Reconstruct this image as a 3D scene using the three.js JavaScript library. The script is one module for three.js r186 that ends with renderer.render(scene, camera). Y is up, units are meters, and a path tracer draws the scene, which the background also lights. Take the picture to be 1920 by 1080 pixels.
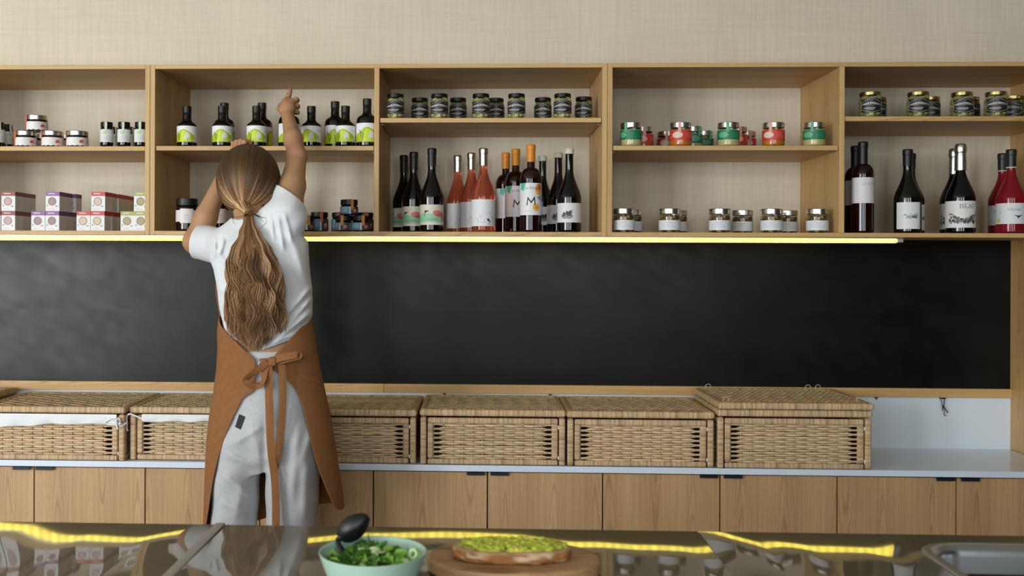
import * as THREE from 'three';
import { mergeGeometries, mergeVertices } from 'three/addons/utils/BufferGeometryUtils.js';
import { RoundedBoxGeometry } from 'three/addons/geometries/RoundedBoxGeometry.js';
import { RectAreaLightUniformsLib } from 'three/addons/lights/RectAreaLightUniformsLib.js';

// ---------------------------------------------------------------- camera, sky, daylight, exposure
const EYE = { x: -0.4385, y: 1.37, z: 4.007 }, FOCAL = 1880, CX = 834.06, CY = 490.61, YAW = 0.038, ROLL = 0.004;
const scene = new THREE.Scene();
const camera = new THREE.PerspectiveCamera(2 * Math.atan(540 / FOCAL) * 180 / Math.PI, 16 / 9, 0.05, 60);
camera.position.set(EYE.x, EYE.y, EYE.z);
camera.rotation.order = 'YXZ';
camera.rotation.set(0, YAW, ROLL);
camera.setViewOffset(1920, 1080, 960 - CX, 540 - CY, 1920, 1080);
camera.focus = 3.45;
camera.userData.fStop = 6.5;
scene.background = new THREE.Color(0.8, 0.92, 1.1);
RectAreaLightUniformsLib.init();
const renderer = new THREE.WebGLRenderer({ antialias: true });
renderer.toneMapping = THREE.LinearToneMapping;
renderer.toneMappingExposure = 0.79;
renderer.shadowMap.enabled = true;
renderer.shadowMap.type = THREE.PCFSoftShadowMap;
const DAY = new THREE.Color(0.955, 0.985, 1.0);
const BAYS = [[-8.0, -6.5, 38, 0.1], [-5.9, -4.7, 32, 0.1], [-3.5, -2.4, 13, 1.1], [-1.45, -0.35, 13, 1.1], [0.6, 1.7, 12, 1.1]];   // x from, x to, brightness of the sky seen through it, sill
const WIN_Z = 7.6, WIN_Y1 = 3.0;
for (const [x0, x1, s, y0] of BAYS) {
  const l = new THREE.RectAreaLight(DAY, s, x1 - x0 - 0.08, WIN_Y1 - y0 - 0.08);
  l.position.set((x0 + x1) / 2, (y0 + WIN_Y1) / 2, WIN_Z + 0.02);
  l.lookAt((x0 + x1) / 2, (y0 + WIN_Y1) / 2, 0);
  scene.add(l);
}

// ---------------------------------------------------------------- helpers
const V = (x, y, z) => new THREE.Vector3(x, y, z);
const lerp = (a, b, t) => a + (b - a) * t, clamp = (x, a, b) => Math.min(b, Math.max(a, x));
const smooth = (a, b, x) => { const t = clamp((x - a) / (b - a), 0, 1); return t * t * (3 - 2 * t); };
function rng(seed) { let s = seed >>> 0; return () => { s = (s + 0x6d2b79f5) | 0; let t = Math.imul(s ^ (s >>> 15), 1 | s); t = (t + Math.imul(t ^ (t >>> 7), 61 | t)) ^ t; return ((t ^ (t >>> 14)) >>> 0) / 4294967296; }; }
const hash2 = (x, y, s) => { let h = Math.imul(x, 374761393) ^ Math.imul(y, 668265263) ^ Math.imul(s, 974634777); h = Math.imul(h ^ (h >>> 13), 1274126177); return ((h ^ (h >>> 16)) >>> 0) / 4294967296; };
function vnoise(x, y, s, px = 1 << 20, py = 1 << 20) {          // value noise, periodic in px, py cells
  const ix = Math.floor(x), iy = Math.floor(y), fx = x - ix, fy = y - iy, u = fx * fx * (3 - 2 * fx), v = fy * fy * (3 - 2 * fy);
  const m = (a, b) => hash2(((a % px) + px) % px, ((b % py) + py) % py, s);
  return lerp(lerp(m(ix, iy), m(ix + 1, iy), u), lerp(m(ix, iy + 1), m(ix + 1, iy + 1), u), v);
}
// where a line of sight of the survey photograph meets a plane; used to take measurements off the photograph into metres
function sight(px, py) {
  const u0 = px - CX, v0 = py - CY, cr = Math.cos(ROLL), sr = Math.sin(ROLL);
  const xc = (cr * u0 + sr * v0) / FOCAL, yc = -(-sr * u0 + cr * v0) / FOCAL, c = Math.cos(YAW), s = Math.sin(YAW);
  return V(c * xc - s, yc, -s * xc - c);
}
const atZ = (px, py, z) => { const d = sight(px, py), t = (z - EYE.z) / d.z; return V(EYE.x + d.x * t, EYE.y + d.y * t, z); };
const atY = (px, py, y) => { const d = sight(px, py), t = (y - EYE.y) / d.y; return V(EYE.x + d.x * t, y, EYE.z + d.z * t); };
const toPx = (p) => { const x = p.x - EYE.x, y = p.y - EYE.y, z = p.z - EYE.z, c = Math.cos(YAW), s = Math.sin(YAW), xc = c * x - s * z, zc = s * x + c * z, u = FOCAL * xc / -zc, v = -FOCAL * y / -zc, cr = Math.cos(ROLL), sr = Math.sin(ROLL); return [CX + cr * u - sr * v, CY + sr * u + cr * v]; };

const taken = {};
function numbered(name) { const n = taken[name] = (taken[name] ?? -1) + 1; return n ? name + '_' + String(n).padStart(3, '0') : name; }
function tag(o, label, category, group, kind) { const d = {}; if (label) d.label = label; if (category) d.category = category; if (group) d.group = group; if (kind) d.kind = kind; o.userData = { ...o.userData, ...d }; return o; }
function thing(name, label, category, at = [0, 0, 0], turn = 0, group) {
  const o = new THREE.Group(); o.name = numbered(name); o.position.set(...at); o.rotation.y = turn; scene.add(o);
  return tag(o, label, category, group);
}
function part(name, geo, mat, parent, at, label) {
  const m = new THREE.Mesh(geo, mat); m.name = name; m.castShadow = m.receiveShadow = true;
  if (at) m.position.set(...at);
  if (label) m.userData.label = label;
  parent.add(m); return m;
}
function struct(name, geo, mat, at) { const m = new THREE.Mesh(geo, mat); m.name = name; m.castShadow = m.receiveShadow = true; if (at) m.position.set(...at); m.userData.kind = 'structure'; scene.add(m); return m; }
function copyOf(root, label, at, turn) { const c = root.clone(); c.name = numbered(root.name.replace(/_\d{3}$/, '')); c.userData = { ...root.userData, label }; c.position.set(...at); if (turn !== undefined) c.rotation.y = turn; scene.add(c); return c; }

function canvasTex(w, h, draw, opt = {}) {
  const c = document.createElement('canvas'); c.width = w; c.height = h; draw(c.getContext('2d'), w, h);
  const t = new THREE.CanvasTexture(c); t.colorSpace = THREE.SRGBColorSpace; t.wrapS = t.wrapT = THREE.RepeatWrapping; t.magFilter = THREE.LinearFilter; Object.assign(t, opt); return t;
}
function dataTex(w, h, f, srgb = true) {                        // f(x, y, out) writes 0..255
  const d = new Uint8Array(w * h * 4), o = [0, 0, 0];
  for (let y = 0; y < h; y++) for (let x = 0; x < w; x++) { f(x, y, o); const i = (y * w + x) * 4; d[i] = clamp(o[0], 0, 255); d[i + 1] = clamp(o[1], 0, 255); d[i + 2] = clamp(o[2], 0, 255); d[i + 3] = 255; }
  const t = new THREE.DataTexture(d, w, h); if (srgb) t.colorSpace = THREE.SRGBColorSpace; t.wrapS = t.wrapT = THREE.RepeatWrapping; t.magFilter = THREE.LinearFilter; t.minFilter = THREE.LinearMipmapLinearFilter; t.generateMipmaps = true; t.needsUpdate = true; return t;
}
const std = (o) => new THREE.MeshStandardMaterial(o), phys = (o) => new THREE.MeshPhysicalMaterial(o);

// uv in metres by dominant normal; v runs along the grain axis (0 x, 1 y, 2 z)
function boxUV(g, grain = 1, ox = 0, oy = 0, su = 1, sv = 1) {
  const p = g.attributes.position, n = g.attributes.normal, uv = new Float32Array(p.count * 2);
  for (let i = 0; i < p.count; i++) {
    const a = [Math.abs(n.getX(i)), Math.abs(n.getY(i)), Math.abs(n.getZ(i))], k = a.indexOf(Math.max(...a)), q = [p.getX(i), p.getY(i), p.getZ(i)];
    const along = grain === k ? (k + 1) % 3 : grain, across = [0, 1, 2].find((t) => t !== k && t !== along);
    uv[2 * i] = (q[across] + ox) / su; uv[2 * i + 1] = (q[along] + oy) / sv;
  }
  g.setAttribute('uv', new THREE.BufferAttribute(uv, 2)); return g;
}
function box(w, h, d, r = 0.0015, grain = 1, ox = 0, oy = 0, su = 1, sv = 1) {
  const g = r > 0 ? new RoundedBoxGeometry(w, h, d, 2, Math.min(r, w / 2.01, h / 2.01, d / 2.01)) : new THREE.BoxGeometry(w, h, d);
  return boxUV(g, grain, ox, oy, su, sv);
}
function merge(list) { const gs = list.map((g) => (g.index ? g.toNonIndexed() : g)); const keep = ['position', 'normal', 'uv', 'color'].filter((k) => gs.every((g) => g.attributes[k])); for (const g of gs) for (const k of Object.keys(g.attributes)) if (!keep.includes(k)) g.deleteAttribute(k); return mergeGeometries(gs); }
function tint(g, r, gg, b) { const n = g.attributes.position.count, c = new Float32Array(n * 3); for (let i = 0; i < n; i++) { c[3 * i] = r; c[3 * i + 1] = gg; c[3 * i + 2] = b; } g.setAttribute('color', new THREE.BufferAttribute(c, 3)); return g; }
const moved = (g, x, y, z) => g.translate(x, y, z);
function lathe(pts, seg = 40) { return new THREE.LatheGeometry(pts.map(([r, y]) => new THREE.Vector2(r, y)), seg); }
// a rounded profile: corner points [r, y, roundness]
function profile(pts) {
  const out = [];
  pts.forEach(([r, y, q = 0], i) => {
    if (!q || i === 0 || i === pts.length - 1) { out.push([r, y]); return; }
    const a = pts[i - 1], b = pts[i + 1], la = Math.hypot(a[0] - r, a[1] - y), lb = Math.hypot(b[0] - r, b[1] - y), ka = Math.min(q, la * 0.49) / la, kb = Math.min(q, lb * 0.49) / lb;
    const A = [lerp(r, a[0], ka), lerp(y, a[1], ka)], B = [lerp(r, b[0], kb), lerp(y, b[1], kb)];
    for (let k = 0; k <= 4; k++) { const t = k / 4; out.push([(1 - t) * (1 - t) * A[0] + 2 * t * (1 - t) * r + t * t * B[0], (1 - t) * (1 - t) * A[1] + 2 * t * (1 - t) * y + t * t * B[1]]); }
  });
  return out;
}
const turned = (pts, seg) => lathe(profile(pts), seg);
// a strand through points with its own elliptic section; widths [w, h] per point (h along the surface normal given by up)
function strand(points, rad, sides = 6, color) {
  const n = points.length, pos = [], nor = [], uv = [], idx = [], col = [];
  const T = points.map((p, i) => points[Math.min(n - 1, i + 1)].clone().sub(points[Math.max(0, i - 1)]).normalize());
  let N = Math.abs(T[0].y) < 0.9 ? V(0, 1, 0) : V(1, 0, 0); N.sub(T[0].clone().multiplyScalar(N.dot(T[0]))).normalize();
  let len = 0;
  for (let i = 0; i < n; i++) {
    N = N.clone().sub(T[i].clone().multiplyScalar(N.dot(T[i]))).normalize();
    const B = T[i].clone().cross(N); if (i) len += points[i].distanceTo(points[i - 1]);
    const r = typeof rad === 'function' ? rad(i / (n - 1)) : rad, ra = Array.isArray(r) ? r[0] : r, rb = Array.isArray(r) ? r[1] : r;
    for (let k = 0; k <= sides; k++) {
      const a = k / sides * 2 * Math.PI, ca = Math.cos(a), sa = Math.sin(a);
      const d = N.clone().multiplyScalar(ca * ra).addScaledVector(B, sa * rb), q = N.clone().multiplyScalar(ca / ra).addScaledVector(B, sa / rb).normalize();
      pos.push(points[i].x + d.x, points[i].y + d.y, points[i].z + d.z); nor.push(q.x, q.y, q.z); uv.push(k / sides, len);
      if (color) { const c = typeof color === 'function' ? color(i / (n - 1)) : color; col.push(...c); }
    }
  }
  const w = sides + 1;
  for (let i = 0; i < n - 1; i++) for (let k = 0; k < sides; k++) { const a = i * w + k; idx.push(a, a + 1, a + w, a + 1, a + w + 1, a + w); }
  const g = new THREE.BufferGeometry();
  g.setAttribute('position', new THREE.Float32BufferAttribute(pos, 3)); g.setAttribute('normal', new THREE.Float32BufferAttribute(nor, 3)); g.setAttribute('uv', new THREE.Float32BufferAttribute(uv, 2));
  if (color) g.setAttribute('color', new THREE.Float32BufferAttribute(col, 3));
  g.setIndex(idx); return g;
}
const curve = (pts, n, closed = false) => new THREE.CatmullRomCurve3(pts.map((p) => (p.isVector3 ? p : V(...p))), closed, 'centripetal').getPoints(n);
// a grid surface from f(u, v) -> Vector3
function sheet(nu, nv, f, closedU = false) {
  const pos = [], uv = [], idx = [];
  for (let j = 0; j <= nv; j++) for (let i = 0; i <= nu; i++) { const p = f(i / nu, j / nv); pos.push(p.x, p.y, p.z); uv.push(i / nu, j / nv); }
  for (let j = 0; j < nv; j++) for (let i = 0; i < nu; i++) { const a = j * (nu + 1) + i; idx.push(a, a + 1, a + nu + 2, a, a + nu + 2, a + nu + 1); }
  const g = new THREE.BufferGeometry(); g.setAttribute('position', new THREE.Float32BufferAttribute(pos, 3)); g.setAttribute('uv', new THREE.Float32BufferAttribute(uv, 2)); g.setIndex(idx); g.computeVertexNormals(); return g;
}
// the same with thickness t (closed along its rim)
function slab(nu, nv, f, t) {
  const mid = sheet(nu, nv, f), P = mid.attributes.position, Nn = mid.attributes.normal, W = nu + 1, H = nv + 1, pos = [], uv = [], idx = [];
  for (const s of [0.5, -0.5]) for (let i = 0; i < P.count; i++) { pos.push(P.getX(i) + Nn.getX(i) * t * s, P.getY(i) + Nn.getY(i) * t * s, P.getZ(i) + Nn.getZ(i) * t * s); uv.push(mid.attributes.uv.getX(i), mid.attributes.uv.getY(i)); }
  const o = W * H, q = (a, b, c, d) => idx.push(a, b, c, a, c, d);
  for (let j = 0; j < nv; j++) for (let i = 0; i < nu; i++) { const a = j * W + i; q(a, a + 1, a + W + 1, a + W); q(o + a, o + a + W, o + a + W + 1, o + a + 1); }
  for (let i = 0; i < nu; i++) { q(i + 1, i, o + i, o + i + 1); const a = nv * W + i; q(a, a + 1, o + a + 1, o + a); }
  for (let j = 0; j < nv; j++) { const a = j * W; q(a, a + W, o + a + W, o + a); const b = j * W + nu; q(b + W, b, o + b, o + b + W); }
  const g = new THREE.BufferGeometry(); g.setAttribute('position', new THREE.Float32BufferAttribute(pos, 3)); g.setAttribute('uv', new THREE.Float32BufferAttribute(uv, 2)); g.setIndex(idx); g.computeVertexNormals(); return g;
}
// surface nets: the zero surface of a distance field, with normals from the field
function netSurface(f, lo, hi, cell) {
  const nx = Math.ceil((hi[0] - lo[0]) / cell) + 1, ny = Math.ceil((hi[1] - lo[1]) / cell) + 1, nz = Math.ceil((hi[2] - lo[2]) / cell) + 1;
  const F = new Float32Array(nx * ny * nz), at = (i, j, k) => (k * ny + j) * nx + i;
  for (let k = 0; k < nz; k++) for (let j = 0; j < ny; j++) for (let i = 0; i < nx; i++) F[at(i, j, k)] = f(lo[0] + i * cell, lo[1] + j * cell, lo[2] + k * cell);
  const vid = new Int32Array(nx * ny * nz).fill(-1), pos = [], idx = [];
  for (let k = 0; k < nz - 1; k++) for (let j = 0; j < ny - 1; j++) for (let i = 0; i < nx - 1; i++) {
    let cnt = 0, sx = 0, sy = 0, sz = 0, m = 0; const v = [];
    for (let c = 0; c < 8; c++) { v[c] = F[at(i + (c & 1), j + ((c >> 1) & 1), k + (c >> 2))]; if (v[c] < 0) m++; }
    if (m === 0 || m === 8) continue;
    for (let c = 0; c < 8; c++) for (const b of [1, 2, 4]) if (!(c & b)) { const d = c | b; if ((v[c] < 0) !== (v[d] < 0)) { const t = v[c] / (v[c] - v[d]); sx += (c & 1) + (b === 1 ? t : 0); sy += ((c >> 1) & 1) + (b === 2 ? t : 0); sz += (c >> 2) + (b === 4 ? t : 0); cnt++; } }
    vid[at(i, j, k)] = pos.length / 3; pos.push(lo[0] + (i + sx / cnt) * cell, lo[1] + (j + sy / cnt) * cell, lo[2] + (k + sz / cnt) * cell);
  }
  const quad = (a, b, c, d, flip) => { if (a < 0 || b < 0 || c < 0 || d < 0) return; if (flip) idx.push(a, c, b, a, d, c); else idx.push(a, b, c, a, c, d); };
  for (let k = 1; k < nz - 1; k++) for (let j = 1; j < ny - 1; j++) for (let i = 1; i < nx - 1; i++) {
    const s = F[at(i, j, k)] < 0;
    if (s !== F[at(i + 1, j, k)] < 0) quad(vid[at(i, j - 1, k - 1)], vid[at(i, j, k - 1)], vid[at(i, j, k)], vid[at(i, j - 1, k)], !s);
    if (s !== F[at(i, j + 1, k)] < 0) quad(vid[at(i - 1, j, k - 1)], vid[at(i - 1, j, k)], vid[at(i, j, k)], vid[at(i, j, k - 1)], !s);
    if (s !== F[at(i, j, k + 1)] < 0) quad(vid[at(i - 1, j - 1, k)], vid[at(i, j - 1, k)], vid[at(i, j, k)], vid[at(i - 1, j, k)], !s);
  }
  const nor = new Float32Array(pos.length), e = cell * 0.6;
  for (let i = 0; i < pos.length; i += 3) {
    const [x, y, z] = [pos[i], pos[i + 1], pos[i + 2]], gx = f(x + e, y, z) - f(x - e, y, z), gy = f(x, y + e, z) - f(x, y - e, z), gz = f(x, y, z + e) - f(x, y, z - e), l = Math.hypot(gx, gy, gz) || 1;
    nor[i] = gx / l; nor[i + 1] = gy / l; nor[i + 2] = gz / l;
  }
  const g = new THREE.BufferGeometry(); g.setAttribute('position', new THREE.Float32BufferAttribute(pos, 3)); g.setAttribute('normal', new THREE.BufferAttribute(nor, 3)); g.setIndex(idx); return g;
}
const smin = (a, b, k) => { const h = Math.max(k - Math.abs(a - b), 0) / k; return Math.min(a, b) - h * h * k * 0.25; };
function capsule(p, x, y, z) {                                   // p = [ax, ay, az, bx, by, bz, ra, rb]
  const bx = p[3] - p[0], by = p[4] - p[1], bz = p[5] - p[2], px = x - p[0], py = y - p[1], pz = z - p[2], h = clamp((px * bx + py * by + pz * bz) / (bx * bx + by * by + bz * bz), 0, 1);
  return Math.hypot(px - bx * h, py - by * h, pz - bz * h) - lerp(p[6], p[7], h);
}
// ---------------------------------------------------------------- materials
function oakTex(seed, base, dark, contrast = 1) {                // 0.8 m x 1.6 m, v along the grain
  const W = 1024, H = 1024, r = rng(seed), hearts = [];
  for (let i = 0; i < 5; i++) hearts.push([(i + 0.3 + 0.4 * r()) / 5 * 0.8, r() * 9, 0.018 + 0.014 * r(), r() < 0.5 ? 1 : -1]);
  return dataTex(W, H, (px, py, o) => {
    const x = px / W * 0.8, y = py / H * 1.6;
    const wob = (vnoise(px / 64, py / 128, seed, 16, 8) - 0.5) * 0.010;
    let lines = 0;
    for (const [hx, ph, sp, sg] of hearts) {
      let dx = x + wob - hx; if (dx > 0.4) dx -= 0.8; if (dx < -0.4) dx += 0.8;
      const w = Math.exp(-(dx * dx) / (2 * 0.026 * 0.026)), ring = sg * (dx / sp) * (dx / sp) * 2.2 + y * 10 / 1.6 + ph + vnoise(px / 24, py / 40, seed + 3, 43, 26) * 0.5;
      const fr = ring - Math.floor(ring); lines += w * Math.pow(1 - Math.abs(fr * 2 - 1), 3) * 0.9;
    }
    const streak = vnoise(px / 2.5, py / 90, seed + 5, 410, 11) * 0.5 + vnoise(px / 7, py / 200, seed + 6, 146, 5) * 0.5, pore = vnoise(px / 1.3, py / 14, seed + 7, 788, 73);
    const broad = vnoise(px / 90, py / 300, seed + 8, 11, 3) - 0.5;
    const t = clamp((0.16 + 0.34 * (streak - 0.5) + 0.40 * lines + (pore > 0.78 ? 0.12 : 0) + 0.25 * broad) * contrast, 0, 1);
    for (let c = 0; c < 3; c++) o[c] = lerp(base[c], dark[c], t);
  });
}
const OAK_S = [0.8, 1.6];
const oakMap = oakTex(11, [210, 174, 116], [144, 104, 56]), oakDoorMap = oakTex(29, [206, 168, 122], [138, 100, 62], 1.0);
const oak = std({ map: oakMap, roughness: 0.5, bumpMap: oakMap, bumpScale: 0.0002 });
const oakDoor = std({ map: oakDoorMap, roughness: 0.48, bumpMap: oakDoorMap, bumpScale: 0.0002 });
const oakPlank = (w, h, d, grain, seed, r = 0.0012) => box(w, h, d, r, grain, (seed * 0.137) % 0.8, (seed * 0.377) % 1.6, ...OAK_S);

const linenMap = dataTex(1024, 1024, (x, y, o) => {              // 1.4 m square of woven wall covering
  const v1 = vnoise(x / 1.4, y / 60, 3, 731, 17), v2 = vnoise(x / 3, y / 130, 4, 341, 8), h1 = vnoise(x / 60, y / 1.4, 5, 17, 731), h2 = vnoise(x / 120, y / 3, 6, 9, 341), sp = vnoise(x / 1.6, y / 1.6, 7, 640, 640), b = vnoise(x / 130, y / 130, 8, 8, 8);
  const t = 1 + 0.036 * (v1 - 0.5) + 0.025 * (v2 - 0.5) + 0.03 * (h1 - 0.5) + 0.022 * (h2 - 0.5) + 0.03 * (sp - 0.5) + 0.04 * (b - 0.5);
  o[0] = 213 * t; o[1] = 204 * t; o[2] = 184 * t;
});
linenMap.repeat.set(1 / 1.4, 1 / 1.4);
const linen = std({ map: linenMap, roughness: 0.95, bumpMap: linenMap, bumpScale: 0.0003 });
const plaster = std({ color: 0x6e685e, roughness: 0.95 }), ceilingMat = std({ color: 0xe4e1d8, roughness: 0.95 });
const floorMap = dataTex(512, 512, (x, y, o) => { const t = 0.9 + 0.15 * vnoise(x / 40, y / 40, 21, 13, 13) + 0.06 * vnoise(x / 2, y / 2, 22, 256, 256); o[0] = 84 * t; o[1] = 78 * t; o[2] = 70 * t; });
floorMap.repeat.set(0.5, 0.5);
const floorMat = std({ map: floorMap, roughness: 0.6 });
const boardMap = dataTex(1024, 512, (x, y, o) => {               // chalk dust left by wiping
  const a = vnoise(x / 50, y / 34, 31, 21, 16), b = vnoise(x / 14, y / 20, 32, 74, 26), c = vnoise((x + y * 0.6) / 6, (y - x * 0.5) / 40, 33), t = 13 + 9 * (a - 0.4) + 5 * (b - 0.5) + 3 * (c - 0.5);
  o[0] = t; o[1] = t * 1.01; o[2] = t * 1.03;
});
boardMap.repeat.set(1 / 3, 1 / 1.4);
const boardRough = dataTex(512, 256, (x, y, o) => { const s = vnoise((x + 2 * y) / 9, (y - x) / 30, 36), t = 194 + 34 * vnoise(x / 26, y / 18, 34, 20, 15) + 34 * (vnoise(x / 7, y / 9, 35, 74, 29) - 0.5) + 30 * (s - 0.5); o[0] = o[1] = o[2] = t; }, false);
boardRough.repeat.set(1 / 3, 1 / 1.4);
const chalk = phys({ map: boardMap, roughness: 0.41, roughnessMap: boardRough, specularIntensity: 0.43 });
const white = std({ color: 0xdfebfb, roughness: 0.22 }), whiteWall = std({ color: 0xdce9f4, roughness: 0.4 });
const black = std({ color: 0x14181d, roughness: 0.4 }), blackPlastic = std({ color: 0x090b0d, roughness: 0.42 });
const handleMat = std({ color: 0x1d242d, roughness: 0.45, metalness: 0.4 });
const alu = std({ color: 0xb9bcbd, roughness: 0.35, metalness: 1 });
const frameMat = std({ color: 0x3a3a38, roughness: 0.5 });
const paneMat = phys({ color: 0xffffff, roughness: 0, transmission: 1, thickness: 0 });
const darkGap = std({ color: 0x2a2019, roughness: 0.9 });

// rattan: wrapped bars (bands across the bar) and loose strands with their own tint
const wrapMap = (() => {
  const r = rng(77), bands = []; let p = 0;
  while (p < 1024) { const w = 4 + r() * 7; bands.push([p, p + w, 0.87 + 0.20 * r(), r() < 0.08 ? 0.84 : 1, r()]); p += w; }
  const of = new Int32Array(1024); bands.forEach(([a, b], i) => { for (let k = Math.floor(a); k < Math.min(1024, Math.ceil(b)); k++) of[k] = i; });
  return dataTex(64, 1024, (x, y, o) => { const [a, b, l, dk, w] = bands[of[y]], f = (y - a) / (b - a), edge = smooth(0, 0.16, f) * smooth(1, 0.84, f), t = l * dk * (0.80 + 0.20 * edge) * (0.94 + 0.12 * vnoise(x / 3, y / 9, 9)); o[0] = 212 * t; o[1] = lerp(176, 184, w) * t; o[2] = lerp(130, 148, w) * t; });
})();
wrapMap.repeat.set(1, 1 / 0.62);
const wrap = std({ map: wrapMap, roughness: 0.6, bumpMap: wrapMap, bumpScale: 0.0012 });
const cane = std({ color: 0xffffff, vertexColors: true, roughness: 0.62 });
const cloth = std({ color: 0xe9ecee, roughness: 0.9 });
const brushed = dataTex(512, 512, (x, y, o) => { const t = 120 + 26 * (vnoise(x / 1.5, y / 120, 41, 341, 5) - 0.5) + 22 * (vnoise(x / 40, y / 40, 42, 13, 13) - 0.5); o[0] = o[1] = o[2] = t; }, false);
brushed.repeat.set(2, 2);
const steel = phys({ color: new THREE.Color(0.18, 0.172, 0.14), metalness: 1, roughness: 0.9, roughnessMap: brushed, clearcoat: 1, clearcoatRoughness: 0.026 });
const sinkSteel = std({ color: new THREE.Color(0.56, 0.58, 0.6), metalness: 1, roughness: 0.28 });
// ---------------------------------------------------------------- the room
const U = 0.82, DEPTH = 0.435, PANEL_T = 0.018;
const RX0 = -8.2, RX1 = 6.4, RZ1 = WIN_Z, CEIL = 3.3;
struct('floor', box(RX1 - RX0 + 0.4, 0.12, RZ1 + 0.6, 0), floorMat, [(RX0 + RX1) / 2, -0.06, RZ1 / 2]);
struct('ceiling', box(RX1 - RX0 + 0.4, 0.12, RZ1 + 0.6, 0), ceilingMat, [(RX0 + RX1) / 2, CEIL + 0.06, RZ1 / 2]);
struct('wall_back', box(RX1 - RX0 + 0.4, CEIL, 0.15, 0), linen, [(RX0 + RX1) / 2, CEIL / 2, -0.075]);
struct('wall_left', box(0.15, CEIL, RZ1 + 0.3, 0), plaster, [RX0 - 0.075, CEIL / 2, RZ1 / 2]);
struct('wall_right', box(0.15, CEIL, RZ1 + 0.3, 0), plaster, [RX1 + 0.075, CEIL / 2, RZ1 / 2]);
{
  const sh = new THREE.Shape([new THREE.Vector2(RX0 - 0.2, 0), new THREE.Vector2(RX1 + 0.2, 0), new THREE.Vector2(RX1 + 0.2, CEIL), new THREE.Vector2(RX0 - 0.2, CEIL)]);
  for (const [a, b, , y0] of BAYS) sh.holes.push(new THREE.Path([new THREE.Vector2(a, y0), new THREE.Vector2(a, WIN_Y1), new THREE.Vector2(b, WIN_Y1), new THREE.Vector2(b, y0)]));
  struct('wall_front', new THREE.ExtrudeGeometry(sh, { depth: 0.2, bevelEnabled: false }), plaster, [0, 0, WIN_Z]);
  BAYS.forEach(([a, b, , y0], i) => {
    const g = new THREE.Group(); g.name = 'window_' + (i + 1); g.userData.kind = 'structure'; scene.add(g);
    const w = b - a, h = WIN_Y1 - y0, cx = (a + b) / 2, cy = (y0 + WIN_Y1) / 2, fr = [];
    for (const s of [-1, 1]) { fr.push(moved(box(0.05, h, 0.07, 0.003), cx + s * (w / 2 - 0.025), cy, WIN_Z - 0.03)); fr.push(moved(box(w, 0.05, 0.07, 0.003), cx, cy + s * (h / 2 - 0.025), WIN_Z - 0.03)); }
    part('window_frame', merge(fr), frameMat, g);
    part('mullion', moved(box(0.07, h, 0.05, 0.003), cx, cy, WIN_Z - 0.03), frameMat, g);
    part('transom', moved(box(w, 0.12, 0.05, 0.003), cx, 2.4, WIN_Z - 0.03), frameMat, g);
    part('pane', moved(box(w, h, 0.006, 0), cx, cy, WIN_Z + 0.1), paneMat, g);
  });
}

// ---------------------------------------------------------------- wall shelves
const Y_TOP = EYE.y + 0.706, Y_BOT = EYE.y + 0.107, BT = 0.0155, Y_UNDER = Y_BOT - BT;
const shelfY = (px, py) => atZ(px, py, DEPTH).y;
const S1 = shelfY(150, 273.8), S2 = shelfY(500, 273.2), S3 = shelfY(920, 220.5), S4 = shelfY(1350, 272.6), S5 = shelfY(1750, 217.6);
{
  const pin = new THREE.CylinderGeometry(0.0025, 0.0025, 0.012, 8).rotateZ(Math.PI / 2);
  const unit = (x0, x1, shelves, label, seed) => {
    const g = thing('wall_shelf_unit', label, 'shelf unit', [x0, Y_UNDER, 0], 0), w = x1 - x0, h = Y_TOP - Y_UNDER, L = 0.0006;
    part('side_panel', oakPlank(PANEL_T - L, h, DEPTH, 1, seed + 1), oak, g, [PANEL_T / 2 + L / 2, h / 2, DEPTH / 2]);
    part('side_panel', oakPlank(PANEL_T - L, h, DEPTH, 1, seed + 2), oak, g, [w - PANEL_T / 2 - L / 2, h / 2, DEPTH / 2]);
    part('top_panel', oakPlank(w - 2 * PANEL_T, BT, DEPTH, 0, seed + 3), oak, g, [w / 2, h - BT / 2, DEPTH / 2]);
    part('bottom_panel', oakPlank(w - 2 * PANEL_T, BT, DEPTH, 0, seed + 4), oak, g, [w / 2, BT / 2, DEPTH / 2]);
    part('divider', oakPlank(PANEL_T, h - 2 * BT, DEPTH - 0.001, 1, seed + 5), oak, g, [w / 2, h / 2, DEPTH / 2]);
    for (const [k, y] of shelves) {
      const a = k ? w / 2 + PANEL_T / 2 : PANEL_T, b = k ? w - PANEL_T : w / 2 - PANEL_T / 2, q = 0.0025;
      const s = part('shelf', oakPlank(b - a - 2 * q, 0.0165, DEPTH - 0.006, 0, seed + 6 + k), oak, g, [(a + b) / 2, y - Y_UNDER - 0.00825, DEPTH / 2 - 0.003]);
      for (const sx of [-1, 1]) part('shelf_pin', pin, alu, s, [sx * ((b - a) / 2 - 0.006), -0.011, DEPTH / 2 - 0.04]);
    }
  };
  unit(-4 * U, -2 * U, [[0, S1], [1, S1]], 'oak wall shelf unit with tea boxes and flat jars, cut off by the left edge', 10);
  unit(-2 * U, 0, [[0, S2], [1, S3]], 'oak wall shelf unit behind the woman, with olive oil and wine', 20);
  unit(0, 2 * U, [[0, S4], [1, S5]], 'oak wall shelf unit with green and red jars beside gold lidded jars, furthest right', 30);
}
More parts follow.
